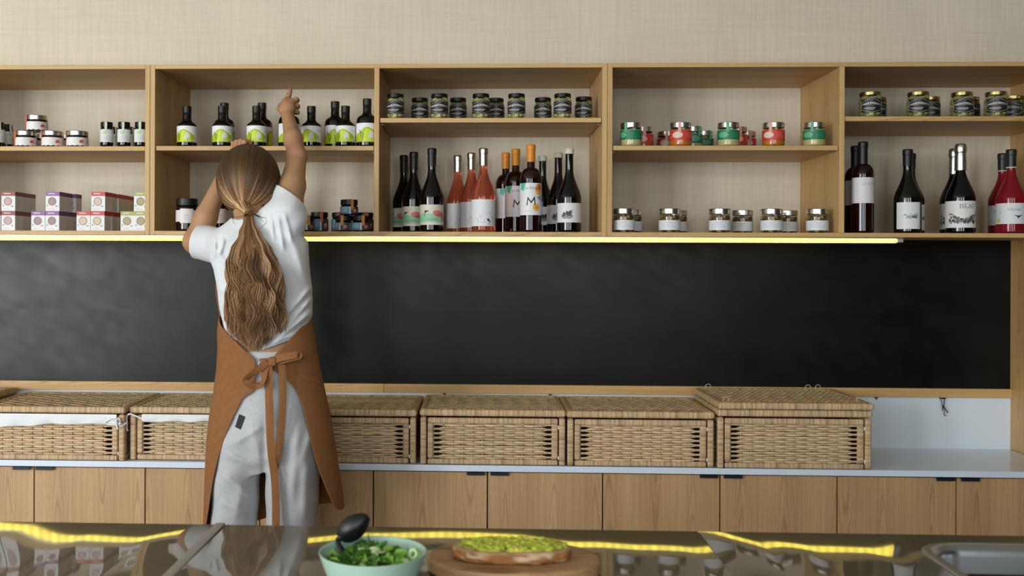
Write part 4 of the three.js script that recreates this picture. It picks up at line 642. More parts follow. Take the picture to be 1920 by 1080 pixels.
B.sealed = (g) => {
  const R = 0.0232, h = 0.0905;
  part('jar', turned([[0, 0.002], [R - 0.005, 0, 0.003], [R, 0.004, 0.003], [R, 0.064, 0.006], [R - 0.004, 0.071, 0.003], [R - 0.004, 0.078]], 36), darkGlass, g);
  part('label', wrapPatch(R + 0.0004, 0.016, 0.0625, 1.9), paper(jarPrints.seal), g);
  part('lid', lidGeo(R - 0.002, 0.0715, h), lidBlack, g);
  const s = part('seal', strap([[0.056, R + 0.001], [0.070, R + 0.0006], [0.0725, R - 0.0012], [0.089, R - 0.0012], [0.0912, R - 0.003], [0.091, -R + 0.004]], 0.0085), mat(0xcfdcc0, 0.6), g); s.rotation.y = -0.25;
};
B.pot = (g, o) => {                                              // small black-lidded pot with bright seal
  const R = 0.0315, h = o.h;
  part('jar', turned([[0, 0.002], [R - 0.006, 0, 0.003], [R + 0.001, 0.004, 0.005], [R + 0.001, h - 0.026, 0.006], [R - 0.004, h - 0.021, 0.003], [R - 0.004, h - 0.01]], 40), darkGlass, g);
  part('label', wrapPatch(R + 0.0014, 0.005, h - 0.026, 1.9), paper(jarPrints.mixed), g);
  part('lid', lidGeo(R - 0.0004, h - 0.019, h), capBlack, g);
  const s = part('seal', strap([[h - 0.036, R + 0.002], [h - 0.024, R + 0.0016], [h - 0.019, R + 0.0004], [h - 0.001, R + 0.0004], [h + 0.0004, R - 0.0015], [h + 0.0002, R - 0.02]], 0.011), mat(o.seal, 0.5), g); s.rotation.y = o.turn ?? 0.3;
};
B.jam = (g) => {
  const R = 0.0395, h = 0.1195;
  part('jar', turned([[0, 0.002], [R - 0.006, 0, 0.003], [R, 0.004, 0.004], [R, 0.086, 0.006], [R - 0.004, 0.092, 0.003], [R - 0.004, 0.1]], 40), phys({ color: 0x170808, roughness: 0.04 }), g);
  const l = part('label', merge([wrapPatch(R + 0.0004, 0.034, 0.076, 1.45), wrapPatch(R + 0.0006, 0.029, 0.081, 0.62)]), paper(jarPrints.cross), g);
  part('lid', turned([[R - 0.001, 0.0935], [R + 0.0006, 0.0935, 0.0006], [R + 0.0006, 0.0965, 0.001], [R - 0.0006, 0.0975], [R - 0.0006, h - 0.001, 0.0015], [R - 0.004, h, 0.001], [0, h]], 44), capBlack, g);
};
// set things out: [maker, options, object name, category, group, shelf height, rows of [px of its middle, depth, label, turn, own options]]
const turnTo = (x, z) => Math.atan2(EYE.x - x, EYE.z - z);
function setOut(make, opt, name, category, group, y, list) {
  let proto = null;
  for (const [px, z, label, turn = 0, own] of list) {
    const zz = typeof z === 'object' ? atY(px, z[0], y + z[1]).z : z, x = atZ(px, 300, zz).x, a = turnTo(x, zz) + turn;
    if (!proto || own) { const g = thing(name, label, category, [x, y + 0.0004, zz], a, group); make(g, own ? { ...opt, ...own } : opt); if (!own) proto = g; } else copyOf(proto, label, [x, y + 0.0004, zz], a);
  }
}
// olive oil, second bay
setOut(B.oil, false, 'olive_oil_bottle', 'bottle', 'olive oil bottles on the shelf above the woman', S2, [
  [350.5, 0.378, 'small dark olive oil bottle with lime label, leftmost on its shelf', -0.2], [416.5, 0.380, 'small lime labelled olive oil bottle, second from left, hiding a taller one', 0.02], [481, 0.382, 'small lime labelled olive oil bottle above the fingers resting on the shelf edge', 0.0], [583.5, 0.376, 'small lime labelled olive oil bottle just right of the raised arm', -0.25], [647.5, 0.380, 'small lime labelled olive oil bottle overlapping a tall one, right of the raised arm', -0.1]]);
setOut(B.oil, true, 'olive_oil_bottle', 'bottle', 'olive oil bottles on the shelf above the woman', S2, [
  [420.5, 0.285, 'tall dark olive oil bottle standing behind the second small one from the left', 1.3], [491, 0.285, 'tall dark olive oil bottle behind the small one above the resting fingers', 1.2], [542, 0.368, 'tall lime labelled olive oil bottle held at its neck by the raised hand', 0.5], [628, 0.315, 'tall lime labelled olive oil bottle partly behind a small one, right of the raised arm', 0.15], [688, 0.375, 'tall lime labelled olive oil bottle pressed against the shelf divider at the right', 0.2]]);
// wine, third bay
const burg = { R: 0.0430, h: 0.3035, s0: 0.122, s1: 0.228, cap: 0.066, l0: 0.0245, l1: 0.0975, half: 1.7 };
const yB = Y_BOT, GW = 'wine bottles on the bottom shelf';
setOut(B.wine, { ...burg, glass: darkGlass, capMat: capBlack, map: winePrints.mint }, 'wine_bottle', 'bottle', GW, yB, [[810, 0.374, 'black wine bottle with mint and coral label, front of its three', 0.05], [776, [285.3, 0.3035], 'black wine bottle with mint and coral label, middle of its three', -0.25], [757.5, [291.5, 0.3035], 'black wine bottle with mint and coral label, rearmost of its three', -0.75]]);
setOut(B.wine, { ...burg, s0: 0.124, s1: 0.236, glass: roseGlass, capMat: silver, map: winePrints.rose, l0: 0.0205, l1: 0.1165, cap: 0.063, half: 1.8 }, 'wine_bottle', 'bottle', GW, yB, [[906.5, 0.374, 'pink rose wine bottle with silver capsule and white label, front of three', 0], [884, [287, 0.3035], 'pink rose wine bottle with silver capsule, middle of the three', 0.2], [858.5, [292, 0.3035], 'pink rose wine bottle with silver capsule, rearmost of the three', 0.3]]);
setOut(B.wine, { R: 0.0392, h: 0.3165, s0: 0.188, s1: 0.232, round: true, glass: amberGlass, capMat: capOrange, map: winePrints.m, cap: 0.063, l0: 0.0605, l1: 0.1755, half: 1.75 }, 'wine_bottle', 'bottle', GW, yB, [[995.5, 0.376, 'wine bottle with orange capsule and white M label, front of three', 0], [967, [279.5, 0.3165], 'wine bottle with orange capsule and M label, middle of three', 0.15], [948.5, [286.5, 0.3165], 'wine bottle with orange capsule and M label, rearmost of three', 0.5]]);
setOut(B.wine, { ...burg, glass: darkGlass, capMat: capCream, map: winePrints.town, cap: 0.0205, l0: 0.0345, l1: 0.104, half: 1.5 }, 'wine_bottle', 'bottle', GW, yB, [[1067.5, 0.374, 'black wine bottle with cream top and etched town label, front of three', 0.05], [1047, [286, 0.3035], 'black wine bottle with cream top, middle of its three', 0.15], [1017.5, [292.5, 0.3035], 'black wine bottle with cream top, rearmost, behind the orange capsules', 0.25]]);
// wine, fifth bay
setOut(B.wine, { R: 0.0375, h: 0.3255, s0: 0.206, s1: 0.246, round: true, nr: 0.0145, glass: amberGlass, capMat: capBlack, map: winePrints.script, cap: 0.082, l0: 0.1055, l1: 0.1965, half: 1.45 }, 'wine_bottle', 'bottle', GW, yB, [[1618, 0.378, 'slim dark red wine bottle with tall plain white label, in front of its twin', 0.1], [1604, [274, 0.3255], 'slim dark red wine bottle squeezed between its twin and the divider', -0.5]]);
setOut(B.wine, { ...burg, R: 0.0465, h: 0.2995, nr: 0.0150, glass: greenGlass, capMat: capBlack, map: winePrints.view, cap: 0.06, l0: 0.0145, l1: 0.109, half: 0.92 }, 'wine_bottle', 'bottle', GW, yB, [[1702, 0.370, 'olive black wine bottle with square white label showing a grey view', 0.07], [1708, [288, 0.2995], 'olive black wine bottle standing right behind the square labelled one', 0.7]]);
setOut(B.wine, { ...burg, R: 0.0490, h: 0.3195, s0: 0.124, s1: 0.240, nr: 0.0145, glass: darkGlass, capMat: foil, foil: true, map: winePrints.islas, cap: 0.095, l0: 0.0195, l1: 0.114, half: 1.6 }, 'sparkling_wine_bottle', 'bottle', GW, yB, [[1801, 0.368, 'sparkling wine bottle with silver foil neck and townscape label, in front', 0], [1789, [279, 0.3195], 'sparkling wine bottle with silver foil, half hidden behind its twin', -0.3]]);
setOut(B.wine, { ...burg, R: 0.0480, h: 0.2995, nr: 0.0150, glass: redGlass, capMat: capGreen, cream: true, map: winePrints.bird, cap: 0.064, l0: 0.0335, l1: 0.1065, half: 1.5 }, 'wine_bottle', 'bottle', GW, yB, [[1896, 0.370, 'bright red wine bottle with dark green capsule and bird label, in front', -0.1], [1880, [288, 0.2995], 'bright red wine bottle with dark green capsule, the one behind', -0.5]]);
// artichoke jars: third bay (black lids) and fifth bay (gold lids)
const art = [[[0.42, 0.40, 0.13], [0.50, 0.46, 0.20], [0.34, 0.33, 0.09], [0.55, 0.50, 0.24]], [[0.20, 0.22, 0.07], [0.30, 0.30, 0.10], [0.25, 0.20, 0.06], [0.12, 0.14, 0.05]]];
const GJ = 'preserve jars with black labels', zf = 0.388;
setOut(B.smoke, { seed: 3, cols: art[0] }, 'artichoke_jar', 'jar', GJ, S3, [[741, zf, 'black lidded jar with black label and pale artichokes, leftmost in the front row', -0.05], [823.5, zf, 'black lidded jar with black label and pale artichokes, second in the front row', 0], [901.5, zf, 'black lidded jar with black label and pale artichokes, third in the front row', 0.05], [968, zf, 'black lidded jar with black label and pale artichokes, fourth in the front row', -0.05], [1054.5, zf, 'black lidded jar with black label and pale artichokes, rightmost in the front row', 0]]);
setOut(B.smoke, { seed: 8, cols: art[1] }, 'artichoke_jar', 'jar', GJ, S3, [[787, zf - 0.09, 'darker black lidded jar with black label set back between the first two front ones', 0], [858.5, zf - 0.09, 'darker black lidded jar with black label set back, touch of orange, between second and third', 0], [929, zf - 0.10, 'darker black lidded jar with black label set back, partly covered by the third front one', 0.1], [1017.5, zf - 0.09, 'darker black lidded jar with black label set back between fourth and fifth front ones', 0], [1094, zf - 0.075, 'darker black lidded jar with black label beside the right wall of its bay', -0.1]]);
setOut(B.smoke, { seed: 13, cols: [[0.30, 0.29, 0.10], [0.40, 0.36, 0.15], [0.22, 0.22, 0.07]], gold: true }, 'artichoke_jar', 'jar', GJ, S5, [[1631, 0.384, 'gold lidded jar with black label, leftmost of its shelf', 0.14], [1721, 0.384, 'gold lidded jar with black label,, second in the front row', 0.14], [1803, 0.376, 'gold lidded jar with black label,, third in the front row', 0.26], [1867, 0.384, 'gold lidded jar with black label,, fourth in the front row', 0.14]]);
setOut(B.smoke, { seed: 17, cols: art[1], gold: true }, 'artichoke_jar', 'jar', GJ, S5, [[1642, 0.265, 'gold lidded jar half hidden behind the leftmost gold lidded one', 0.1], [1742, 0.275, 'gold lidded jar half hidden behind the second front one', 0.2], [1816, 0.265, 'gold lidded jar almost hidden behind the third front one', 0.2], [1899, 0.295, 'gold lidded jar with a bluish sheen, right behind the fourth six sided one', -0.2], [1941, 0.35, 'gold lidded jar with dark green label cut off by the right edge', 0.2]]);
// dips, fourth bay
const gr = { fill: 0xc9bb85, map: jarPrints.green, seal: 0x5fae86 }, rd = { fill: 0xc9741c, map: jarPrints.red, seal: 0xe2a79a }, GD = 'silver lidded dip jars on the fourth shelf';
setOut(B.dip, gr, 'dip_jar', 'jar', GD, S4, [[1183, 0.384, 'green banded dip jar with silver lid, leftmost of its shelf', -0.35], [1365.5, 0.384, 'green banded dip jar with silver lid in the middle of the front row', 0.08], [1526.5, 0.384, 'green banded dip jar with silver lid, alone at the right end', -0.05], [1297, 0.276, 'green banded dip jar peeping out right of the left red front jar', 0.9], [1318, 0.15, 'green banded dip jar furthest back, right of the left red front jar', 0.9]]);
setOut(B.dip, rd, 'dip_jar', 'jar', GD, S4, [[1276, 0.384, 'red banded dip jar with orange filling, left one in the front row', 0.05], [1450, 0.384, 'red banded dip jar with orange filling, right one in the front row', -0.12], [1205, 0.27, 'red banded dip jar peeping out behind the leftmost green one', 0.3], [1251, 0.14, 'red banded dip jar furthest back, left of the left red front jar', 0.1], [1381, 0.262, 'red banded dip jar peeping out behind the middle green one', 0.5], [1398, 0.14, 'red banded dip jar furthest back, right of the middle green one', 0.6]]);
setOut(B.spice, { seed: 21 }, 'spice_jar', 'jar', 'white labelled seasoning jars on the bottom shelf', yB, [[1170.5, 0.384, 'seasoning jar with white label, front left of its shelf', 0], [1256, 0.384, 'seasoning jar with white label, second in the front row', 0], [1350, 0.384, 'seasoning jar with white label, third in the front row', 0], [1447, 0.384, 'seasoning jar with white label, fourth in the front row', 0], [1533, 0.384, 'seasoning jar with white label, alone at the right end', 0], [1185, 0.27, 'seasoning jar half hidden behind the front left one', 0.1], [1270, 0.26, 'seasoning jar half hidden behind the second front one', 0.1], [1392.5, 0.285, 'seasoning jar set back but in full view, right of the third', 0], [1476, 0.27, 'seasoning jar half hidden behind the fourth front one', 0.1]]);
// first bay: flat jars, sealed jars
setOut(B.flat, null, 'flat_jar', 'jar', 'flat silver lidded jars on the left shelf', S1, [[48, 0.384, 'flat white labelled jar with silver lid, left one of the bottom row', 0.1], [98, 0.384, 'flat white labelled jar with silver lid, middle one of the bottom row', 0], [145, 0.384, 'flat white labelled jar with silver lid, right one of the bottom row', -0.1], [76, 0.285, 'flat jar set back, in the gap between left and middle ones', 0.1], [121, 0.285, 'flat jar set back, in the gap between middle and right ones', 0.1]]);
setOut(B.flat, null, 'flat_jar', 'jar', 'flat silver lidded jars on the left shelf', S1 + 0.0592, [[69, 0.372, 'flat white labelled jar with silver lid, stacked on top of the others', 0.05]]);
setOut(B.sealed, null, 'sealed_jar', 'jar', 'narrow dark jars on the left shelf', S1, [[200, 0.398, 'narrow dark jar with pale green seal strip, left of the front three', 0.1], [232.5, 0.398, 'narrow dark jar with pale green seal strip, middle of the front three', 0.1], [264, 0.398, 'narrow dark jar with pale green seal strip, against the side panel', 0.1], [210, 0.26, 'narrow dark jar behind the left and middle sealed ones', 0.9], [242, 0.26, 'narrow dark jar behind the middle and right sealed ones', 0.9], [-4, 0.398, 'narrow dark jar cut off by the left edge of the photo', 0.5], [12, 0.34, 'narrow dark jar with grey label, far left beside the flat ones', 0.9], [14, 0.21, 'narrow dark jar furthest back at the far left', 0.9]]);
// second bay, bottom: jam jars and small pots
setOut(B.jam, null, 'jam_jar', 'jar', 'dark jam jars behind the bent elbow', yB, [[351, 0.372, 'dark jam jar with black lid and white label, left of the elbow', -0.05], [411, 0.372, 'dark jam jar with white label between the forearm and the hair', 0.1]]);
setOut(B.pot, { h: 0.0725, seal: 0xb4513e, turn: 0.15 }, 'spread_pot', 'jar', 'small black pots on the bottom shelf', yB, [[599.5, 0.335, 'larger black pot with reddish seal, alone right of the sleeve', 0.1], [638.5, 0.315, 'larger black pot behind the left front pot of the stack', -0.4], [684.5, 0.315, 'larger black pot behind the right front pot, beside the divider', 0.1]]);
setOut(B.pot, { h: 0.0575, seal: 0xcf8a3a, turn: 0.3 }, 'spread_pot', 'jar', 'small black pots on the bottom shelf', yB, [[573, 0.39, 'small black pot with orange seal, half hidden by the white sleeve', 0.1], [645, 0.39, 'small black pot carrying the stack, left one, bright label', -0.5], [676.5, 0.39, 'small black pot carrying the stack, right one, cream seal', 0.0]]);
setOut(B.pot, { h: 0.0575, seal: 0xd07c34, turn: 0.3 }, 'spread_pot', 'jar', 'small black pots on the bottom shelf', yB + 0.0582, [[655, 0.385, 'small black pot with orange seal on top of the stack', 0.05]]);
// tea boxes, first bay, bottom
{
  const kinds = { maroon: ['#8f4642', '#7d3232', '#c9a5a2'], purple: ['#8a5a96', '#5b2f66', '#a78b86'], red: ['#c8453c', '#a51d20', '#d8bfa8'], green: ['#a3a95e', '#8d9450', '#b0a078'] }, mats = {};
  for (const [k, [band, side, prod]] of Object.entries(kinds)) {
    const f = print(150, 210, (c, w, h) => { c.fillStyle = '#e4e2e3'; c.fillRect(0, 0, w, h); c.fillStyle = band; c.fillRect(0, 0, w, 42); for (let i = 0; i < 8; i++) { c.beginPath(); c.arc(10 + i * 19, 42, 7, 0, 7); c.fill(); } lines(c, 26, 16, 100, 1, 10, '#e7d9d9', 9); c.fillStyle = '#9fb5ab'; c.beginPath(); c.arc(20, 150, 11, 0, 7); c.fill(); c.fillStyle = '#595651'; c.fillRect(108, 154, 22, 9); lines(c, 20, 180, 90, 2, 12, '#c3c1c2', 4); });
    const s = print(128, 210, (c, w, h) => { c.fillStyle = '#d5d2cd'; c.fillRect(0, 0, w, h); c.fillStyle = side; c.fillRect(0, 0, w, 46); lines(c, 24, 66, 80, 7, 19, '#b3afa9', 5); });
    const sd = paper(s), plain = mat(band, 0.6), bot = mat(0xd8d5d0, 0.7);
    mats[k] = { m: [sd, sd, plain, bot, paper(f), sd], win: std({ color: prod, roughness: 0.55, bumpMap: floorMap, bumpScale: 0.001 }) };
  }
  const W = 0.0505, H = 0.0700, Dp = 0.055, star = new THREE.Shape(); for (let i = 0; i <= 24; i++) { const a = i / 24 * 6.283, q = i % 2 ? 0.0142 : 0.0158; i ? star.lineTo(q * Math.cos(a), q * Math.sin(a)) : star.moveTo(q, 0); }
  const rim = new THREE.Shape(star.getPoints()); rim.holes.push(new THREE.Path(new THREE.Shape().absarc(0, 0, 0.0132, 0, 6.283).getPoints(20)));
  const bodyG = new THREE.BoxGeometry(W, H, Dp), winG = new THREE.CircleGeometry(0.0134, 24), rimG = new THREE.ExtrudeGeometry(rim, { depth: 0.0006, bevelEnabled: false }), rimM = mat(0x6d5d55, 0.6);
  const z0 = 0.424; const make = (kind, label, px, zFront, lvl, dx = 0) => {
    const x = atZ(px, 400, z0).x + dx, g = thing('tea_box', label, 'box', [x, yB + 0.0005 + lvl * (H + 0.0006), zFront - Dp / 2], 0, 'small cartons on the bottom left shelf');
    part('carton', bodyG, mats[kind].m, g, [0, H / 2, 0]); part('window', winG, mats[kind].win, g, [-0.0015, H * 0.50, Dp / 2 + 0.0003]); part('window_rim', rimG, rimM, g, [-0.0015, H * 0.50, Dp / 2 + 0.0001]);
  };
  const st = Dp + 0.0012, ord = ['front', 'second from the front', 'third from the front', 'fourth from the front', 'rearmost'];
  const col = (kind, px, n, lvl, what, off = []) => { for (let i = 0; i < n; i++) make(kind, `${what}, ${i === n - 1 && n > 1 ? 'rearmost' : ord[i]} of its file`, px, z0 - i * st - (off[i]?.[1] ?? 0), lvl, off[i]?.[0] ?? 0); };
  make('maroon', 'maroon topped carton in the lower layer, cut off by the left edge', -12, z0, 0);
  col('maroon', 15.5, 3, 0, 'maroon topped carton in the lower layer');
  make('purple', 'purple topped carton in the lower layer, left one of the two fronts', 71.5, z0, 0);
  col('purple', 98, 3, 0, 'purple topped carton in the lower layer, right file');
  make('red', 'red topped carton in the lower layer, left one of the two fronts', 156.5, z0, 0);
  col('red', 183, 3, 0, 'red topped carton in the lower layer, right file', [[0, 0], [0.001, 0.014], [0.002, 0.022]]);
  make('green', 'olive green topped carton in the lower layer, left one', 239, z0, 0);
  make('green', 'olive green topped carton in the lower layer, against the side panel', 264.5, z0, 0);
  col('maroon', 15.5, 3, 1, 'maroon topped carton in the upper layer');
  col('purple', 98.5, 3, 1, 'purple topped carton in the upper layer', [[0, 0], [0, 0], [0.012, 0.006]]);
  col('red', 184, 5, 1, 'red topped carton in the upper layer', [[0, 0], [0, 0], [0.004, 0.012], [0.004, 0.012], [0.004, 0.012]]);
  make('green', 'olive green topped carton in the upper layer, against the side panel', 264, z0, 1);
}
// ---------------------------------------------------------------- the woman at the shelf
{
  const O = V(atZ(490, 800, 0.74).x, 0, 0.74);
  const me = thing('person', 'woman seen from behind in white tee and brown apron, reaching up to a bottle', 'person', [O.x, O.y, O.z]);
  const W = (px, py, z) => atZ(px, py, z), seat = (g) => g.translate(-O.x, -O.y, -O.z);
  const cap = (a, b, ra, rb) => [a.x, a.y, a.z, b.x, b.y, b.z, ra, rb];
  // stacked oval sections: rows [py, px left, px right, z centre, z radius]
  const stack = (rows) => { const R = rows.map(([py, l, r, z, rz]) => { const a = W(l, py, z), b = W(r, py, z); return { y: a.y, x: (a.x + b.x) / 2, rx: (b.x - a.x) / 2, z, rz }; }).sort((p, q) => p.y - q.y); return (y) => { if (y <= R[0].y) return R[0]; for (let i = 1; i < R.length; i++) if (y <= R[i].y) { const t = smooth(R[i - 1].y, R[i].y, y) * 0.5 + 0.5 * (y - R[i - 1].y) / (R[i].y - R[i - 1].y), a = R[i - 1], b = R[i]; return { y, x: lerp(a.x, b.x, t), rx: lerp(a.rx, b.rx, t), z: lerp(a.z, b.z, t), rz: lerp(a.rz, b.rz, t) }; } return R[R.length - 1]; }; };
  const oval = (s, x, y, z, p = 2.25, grow = 0) => { const q = s(y), rx = q.rx + grow, rz = q.rz + grow; return (Math.pow(Math.pow(Math.abs(x - q.x) / rx, p) + Math.pow(Math.abs(z - q.z) / rz, p), 1 / p) - 1) * Math.min(rx, rz); };
  const SL = W(434, 464, 0.79), EL = W(366, 453, 0.565), WL = W(421, 327, 0.505), KL = W(444, 286, 0.462);
  const SR = W(538, 408, 0.79), ER = W(557, 293, 0.61), WR = W(539, 215, 0.432), KR = W(542, 196, 0.405);
  const NB = W(470, 424, 0.765), HC = W(466, 341, 0.715);
  const torso = stack([[395, 452, 500, 0.755, 0.035], [425, 425, 560, 0.765, 0.070], [455, 412, 576, 0.770, 0.094], [500, 404, 579, 0.772, 0.110], [545, 411, 583, 0.768, 0.104], [590, 416, 584, 0.763, 0.100], [625, 423, 578, 0.76, 0.104], [665, 425, 574, 0.755, 0.110]]);
  const hips = stack([[640, 428, 570, 0.752, 0.104], [665, 424, 575, 0.752, 0.108], [720, 415, 583, 0.752, 0.122], [770, 408, 592, 0.752, 0.130], [815, 406, 597, 0.750, 0.127], [845, 410, 594, 0.748, 0.112], [870, 420, 584, 0.748, 0.088], [900, 430, 570, 0.745, 0.07]]);
  const legL = stack([[760, 425, 488, 0.752, 0.085], [800, 412, 494, 0.752, 0.108], [830, 407, 494, 0.75, 0.114], [860, 404, 490, 0.748, 0.112], [910, 400, 484, 0.745, 0.104], [983, 397, 481, 0.74, 0.094], [1080, 402, 478, 0.74, 0.085], [1225, 412, 470, 0.745, 0.075]]);
  const legR = stack([[760, 512, 580, 0.752, 0.085], [800, 504, 590, 0.752, 0.108], [830, 499, 598, 0.75, 0.114], [860, 495, 600, 0.748, 0.112], [910, 494, 598, 0.745, 0.106], [983, 496, 592, 0.742, 0.098], [1080, 506, 588, 0.74, 0.09], [1225, 520, 580, 0.745, 0.075]]);
  // --- skin: one continuous body
  const bodyCaps = [cap(SL, EL, 0.046, 0.0405), cap(EL, EL.clone().lerp(WL, 0.35), 0.040, 0.0385), cap(EL.clone().lerp(WL, 0.35), WL, 0.0385, 0.0245), cap(SR, SR.clone().lerp(ER, 0.5), 0.050, 0.0425), cap(SR.clone().lerp(ER, 0.5), ER, 0.0425, 0.0322), cap(ER, ER.clone().lerp(WR, 0.4), 0.0322, 0.0318), cap(ER.clone().lerp(WR, 0.4), WR, 0.0318, 0.0222), cap(NB, SL, 0.05, 0.046), cap(NB, SR, 0.05, 0.048), cap(W(470, 430, 0.765), W(466, 372, 0.725), 0.052, 0.049)];
  const elbowTip = ER.clone().add(V(0.014, 0.004, 0.020));
  const headF = (x, y, z) => {                                     // skull, jaw, nose, brow, ears; the face looks at the shelf (-z), tipped up a little
    const c = 0.96, s = 0.26, X = x - HC.x, Y0 = y - HC.y, Z0 = z - HC.z, Y = c * Y0 + s * Z0 * -1, Z = s * Y0 + c * Z0;
    let d = (Math.hypot(X / 0.074, (Y - 0.01) / 0.098, Z / 0.092) - 1) * 0.074;
    d = smin(d, (Math.hypot(X / 0.055, (Y + 0.062) / 0.052, (Z + 0.036) / 0.058) - 1) * 0.052, 0.03);
    d = smin(d, capsule([0, -0.005, -0.090, 0, -0.032, -0.106, 0.008, 0.012], X, Y, Z), 0.012);
    d = smin(d, capsule([-0.03, 0.018, -0.083, 0.03, 0.018, -0.083, 0.009, 0.009], X, Y, Z), 0.012);
    d = smin(d, capsule([-0.018, -0.055, -0.086, 0.018, -0.055, -0.086, 0.006, 0.006], X, Y, Z), 0.010);
    for (const e of [-1, 1]) { d = smin(d, (Math.hypot((X - e * 0.077) / 0.010, (Y + 0.010) / 0.030, (Z - 0.004) / 0.018) - 1) * 0.010, 0.006); d = Math.max(d, -(Math.hypot(X - e * 0.029, Y - 0.002, Z + 0.096) - 0.012)); }
    return d;
  };
  const skinF = (x, y, z) => {
    let d = smin(headF(x, y, z), capsule(bodyCaps[9], x, y, z), 0.03);
    for (let i = 0; i < 9; i++) d = smin(d, capsule(bodyCaps[i], x, y, z), 0.018);
    d = smin(d, Math.hypot(x - elbowTip.x, y - elbowTip.y, z - elbowTip.z) - 0.010, 0.022);
    const yt = torso(y); if (y < NB.y + 0.01 && y > W(0, 690, 0.76).y) d = smin(d, Math.max(oval(torso, x, y, z, 2.2, -0.012), y - NB.y), 0.03);
    if (y < W(0, 640, 0.75).y) { const k = Math.min(Math.max(oval(hips, x, y, z, 2.2, -0.018), W(0, 800, 0.75).y - y), Math.max(oval(legL, x, y, z, 2, -0.02), y - W(0, 790, 0.75).y), Math.max(oval(legR, x, y, z, 2, -0.02), y - W(0, 790, 0.75).y)); d = smin(d, Math.max(k, 0.05 - y), 0.02); }
    return d;
  };
  const skinLo = [W(336, 0, 0.6).x, 0.03, 0.38], skinHi = [W(606, 0, 0.6).x + 0.02, W(0, 195, 0.42).y, 0.93];
  const bodyG = [netSurface((x, y, z) => skinF(x, y, z), [skinLo[0], 0.03, skinLo[2]], skinHi, 0.0085)];
  // hands: palm, four fingers of unequal length bent at their knuckles, thumb from the side of the palm
  const hand = (caps, palm, lo, hi) => netSurface((x, y, z) => { let d = 1; for (const p of palm) d = smin(d, capsule(p, x, y, z), 0.012); for (const c of caps) { let f = 1; for (const p of c) f = smin(f, capsule(p, x, y, z), 0.0035); d = smin(d, f, 0.0035); } return d; }, lo, hi, 0.0028);
  const chain = (pts, r0, r1) => { const out = []; for (let i = 0; i < pts.length - 1; i++) out.push(cap(pts[i], pts[i + 1], lerp(r0, r1, i / (pts.length - 1)), lerp(r0, r1, (i + 1) / (pts.length - 1)))); return out; };
  {                                                                // right hand closing round the bottle neck, index finger stretched up
    const P = (px, py, z) => W(px, py, z);
    const palm = [cap(WR, P(539, 200, 0.418), 0.0215, 0.022), cap(P(533, 204, 0.42), P(536, 190, 0.408), 0.0165, 0.0155), cap(P(545, 203, 0.418), P(547, 192, 0.408), 0.0175, 0.0150), cap(P(530, 208, 0.418), P(527, 205, 0.405), 0.013, 0.011)];
    const f = [
      chain([P(537, 193, 0.408), P(541, 180, 0.396), P(543.5, 172, 0.388), P(544, 168.5, 0.383)], 0.0105, 0.0072),           // index, straight up
      chain([P(547, 192, 0.410), P(555, 186.5, 0.402), P(557.5, 188, 0.384), P(553, 190, 0.366)], 0.0098, 0.0078),            // middle
      chain([P(549, 199, 0.412), P(557, 198, 0.402), P(558.5, 200, 0.384), P(554, 202, 0.366)], 0.0095, 0.0076),              // ring
      chain([P(549, 207, 0.414), P(557, 209, 0.404), P(558, 211, 0.388), P(554, 212, 0.372)], 0.0086, 0.0068),                // little
      chain([P(528, 206, 0.414), P(524, 203, 0.396), P(527, 197, 0.378), P(533, 193, 0.366)], 0.0108, 0.0085)];              // thumb, round the far side
    bodyG.push(hand(f, palm, [P(518, 0, 0.4).x, P(0, 224, 0.42).y, 0.34], [P(568, 0, 0.4).x, P(0, 158, 0.39).y, 0.462]));
  }
  {                                                                // left hand laid over the edge of the shelf
    const P = (px, py, z) => W(px, py, z), st = S2 + 0.0088;
    const palm = [cap(WL, P(433, 304, 0.482), 0.0235, 0.022), cap(P(430, 306, 0.482), P(438, 287, 0.464), 0.018, 0.014), cap(P(438, 304, 0.482), P(452, 288, 0.462), 0.018, 0.014)];
    const q = (px, z, dy) => { const p = P(px, 270, z); p.y = st + dy; return p; };
    const f = [
      chain([P(455.5, 288, 0.462), q(459, 0.448, 0.004), q(464.5, 0.436, 0.006), q(470, 0.4285, 0.001)], 0.0086, 0.0068),
      chain([P(449, 287, 0.462), q(452, 0.447, 0.008), q(457, 0.428, 0.009), q(460, 0.412, 0.002)], 0.0085, 0.0068),
      chain([P(442, 287, 0.463), q(444, 0.448, 0.005), q(448, 0.430, 0.007), q(450, 0.412, 0.001)], 0.0082, 0.0066),
      chain([P(435, 290, 0.464), q(436.5, 0.449, 0.000), q(440, 0.434, 0.003), q(442, 0.420, 0.0005)], 0.0074, 0.0060),
      chain([P(440, 306, 0.474), P(455, 300, 0.462), P(464, 292, 0.452), P(469, 287, 0.446)], 0.0110, 0.0084)];
    bodyG.push(hand(f, palm, [P(414, 0, 0.45).x, P(0, 326, 0.49).y, 0.385], [P(478, 0, 0.45).x, st + 0.028, 0.512]));
  }
  const body = merge(bodyG);
  { const p = body.attributes.position, c = new Float32Array(p.count * 3), knee = [EL, ER, KR, KL]; for (let i = 0; i < p.count; i++) { const x = p.getX(i), y = p.getY(i), z = p.getZ(i), n = vnoise(x * 60 + 90, y * 60 + z * 40, 91), red = Math.max(...knee.map((k) => Math.exp(-((x - k.x) ** 2 + (y - k.y) ** 2 + (z - k.z) ** 2) / 0.0016))); c[3 * i] = 0.43 + 0.05 * n + 0.03 * red; c[3 * i + 1] = 0.232 + 0.03 * n - 0.025 * red; c[3 * i + 2] = 0.118 + 0.02 * n - 0.008 * red; } body.setAttribute('color', new THREE.BufferAttribute(c, 3)); }
  part('body', seat(body), phys({ vertexColors: true, roughness: 0.52, sheen: 0.2 }), me);
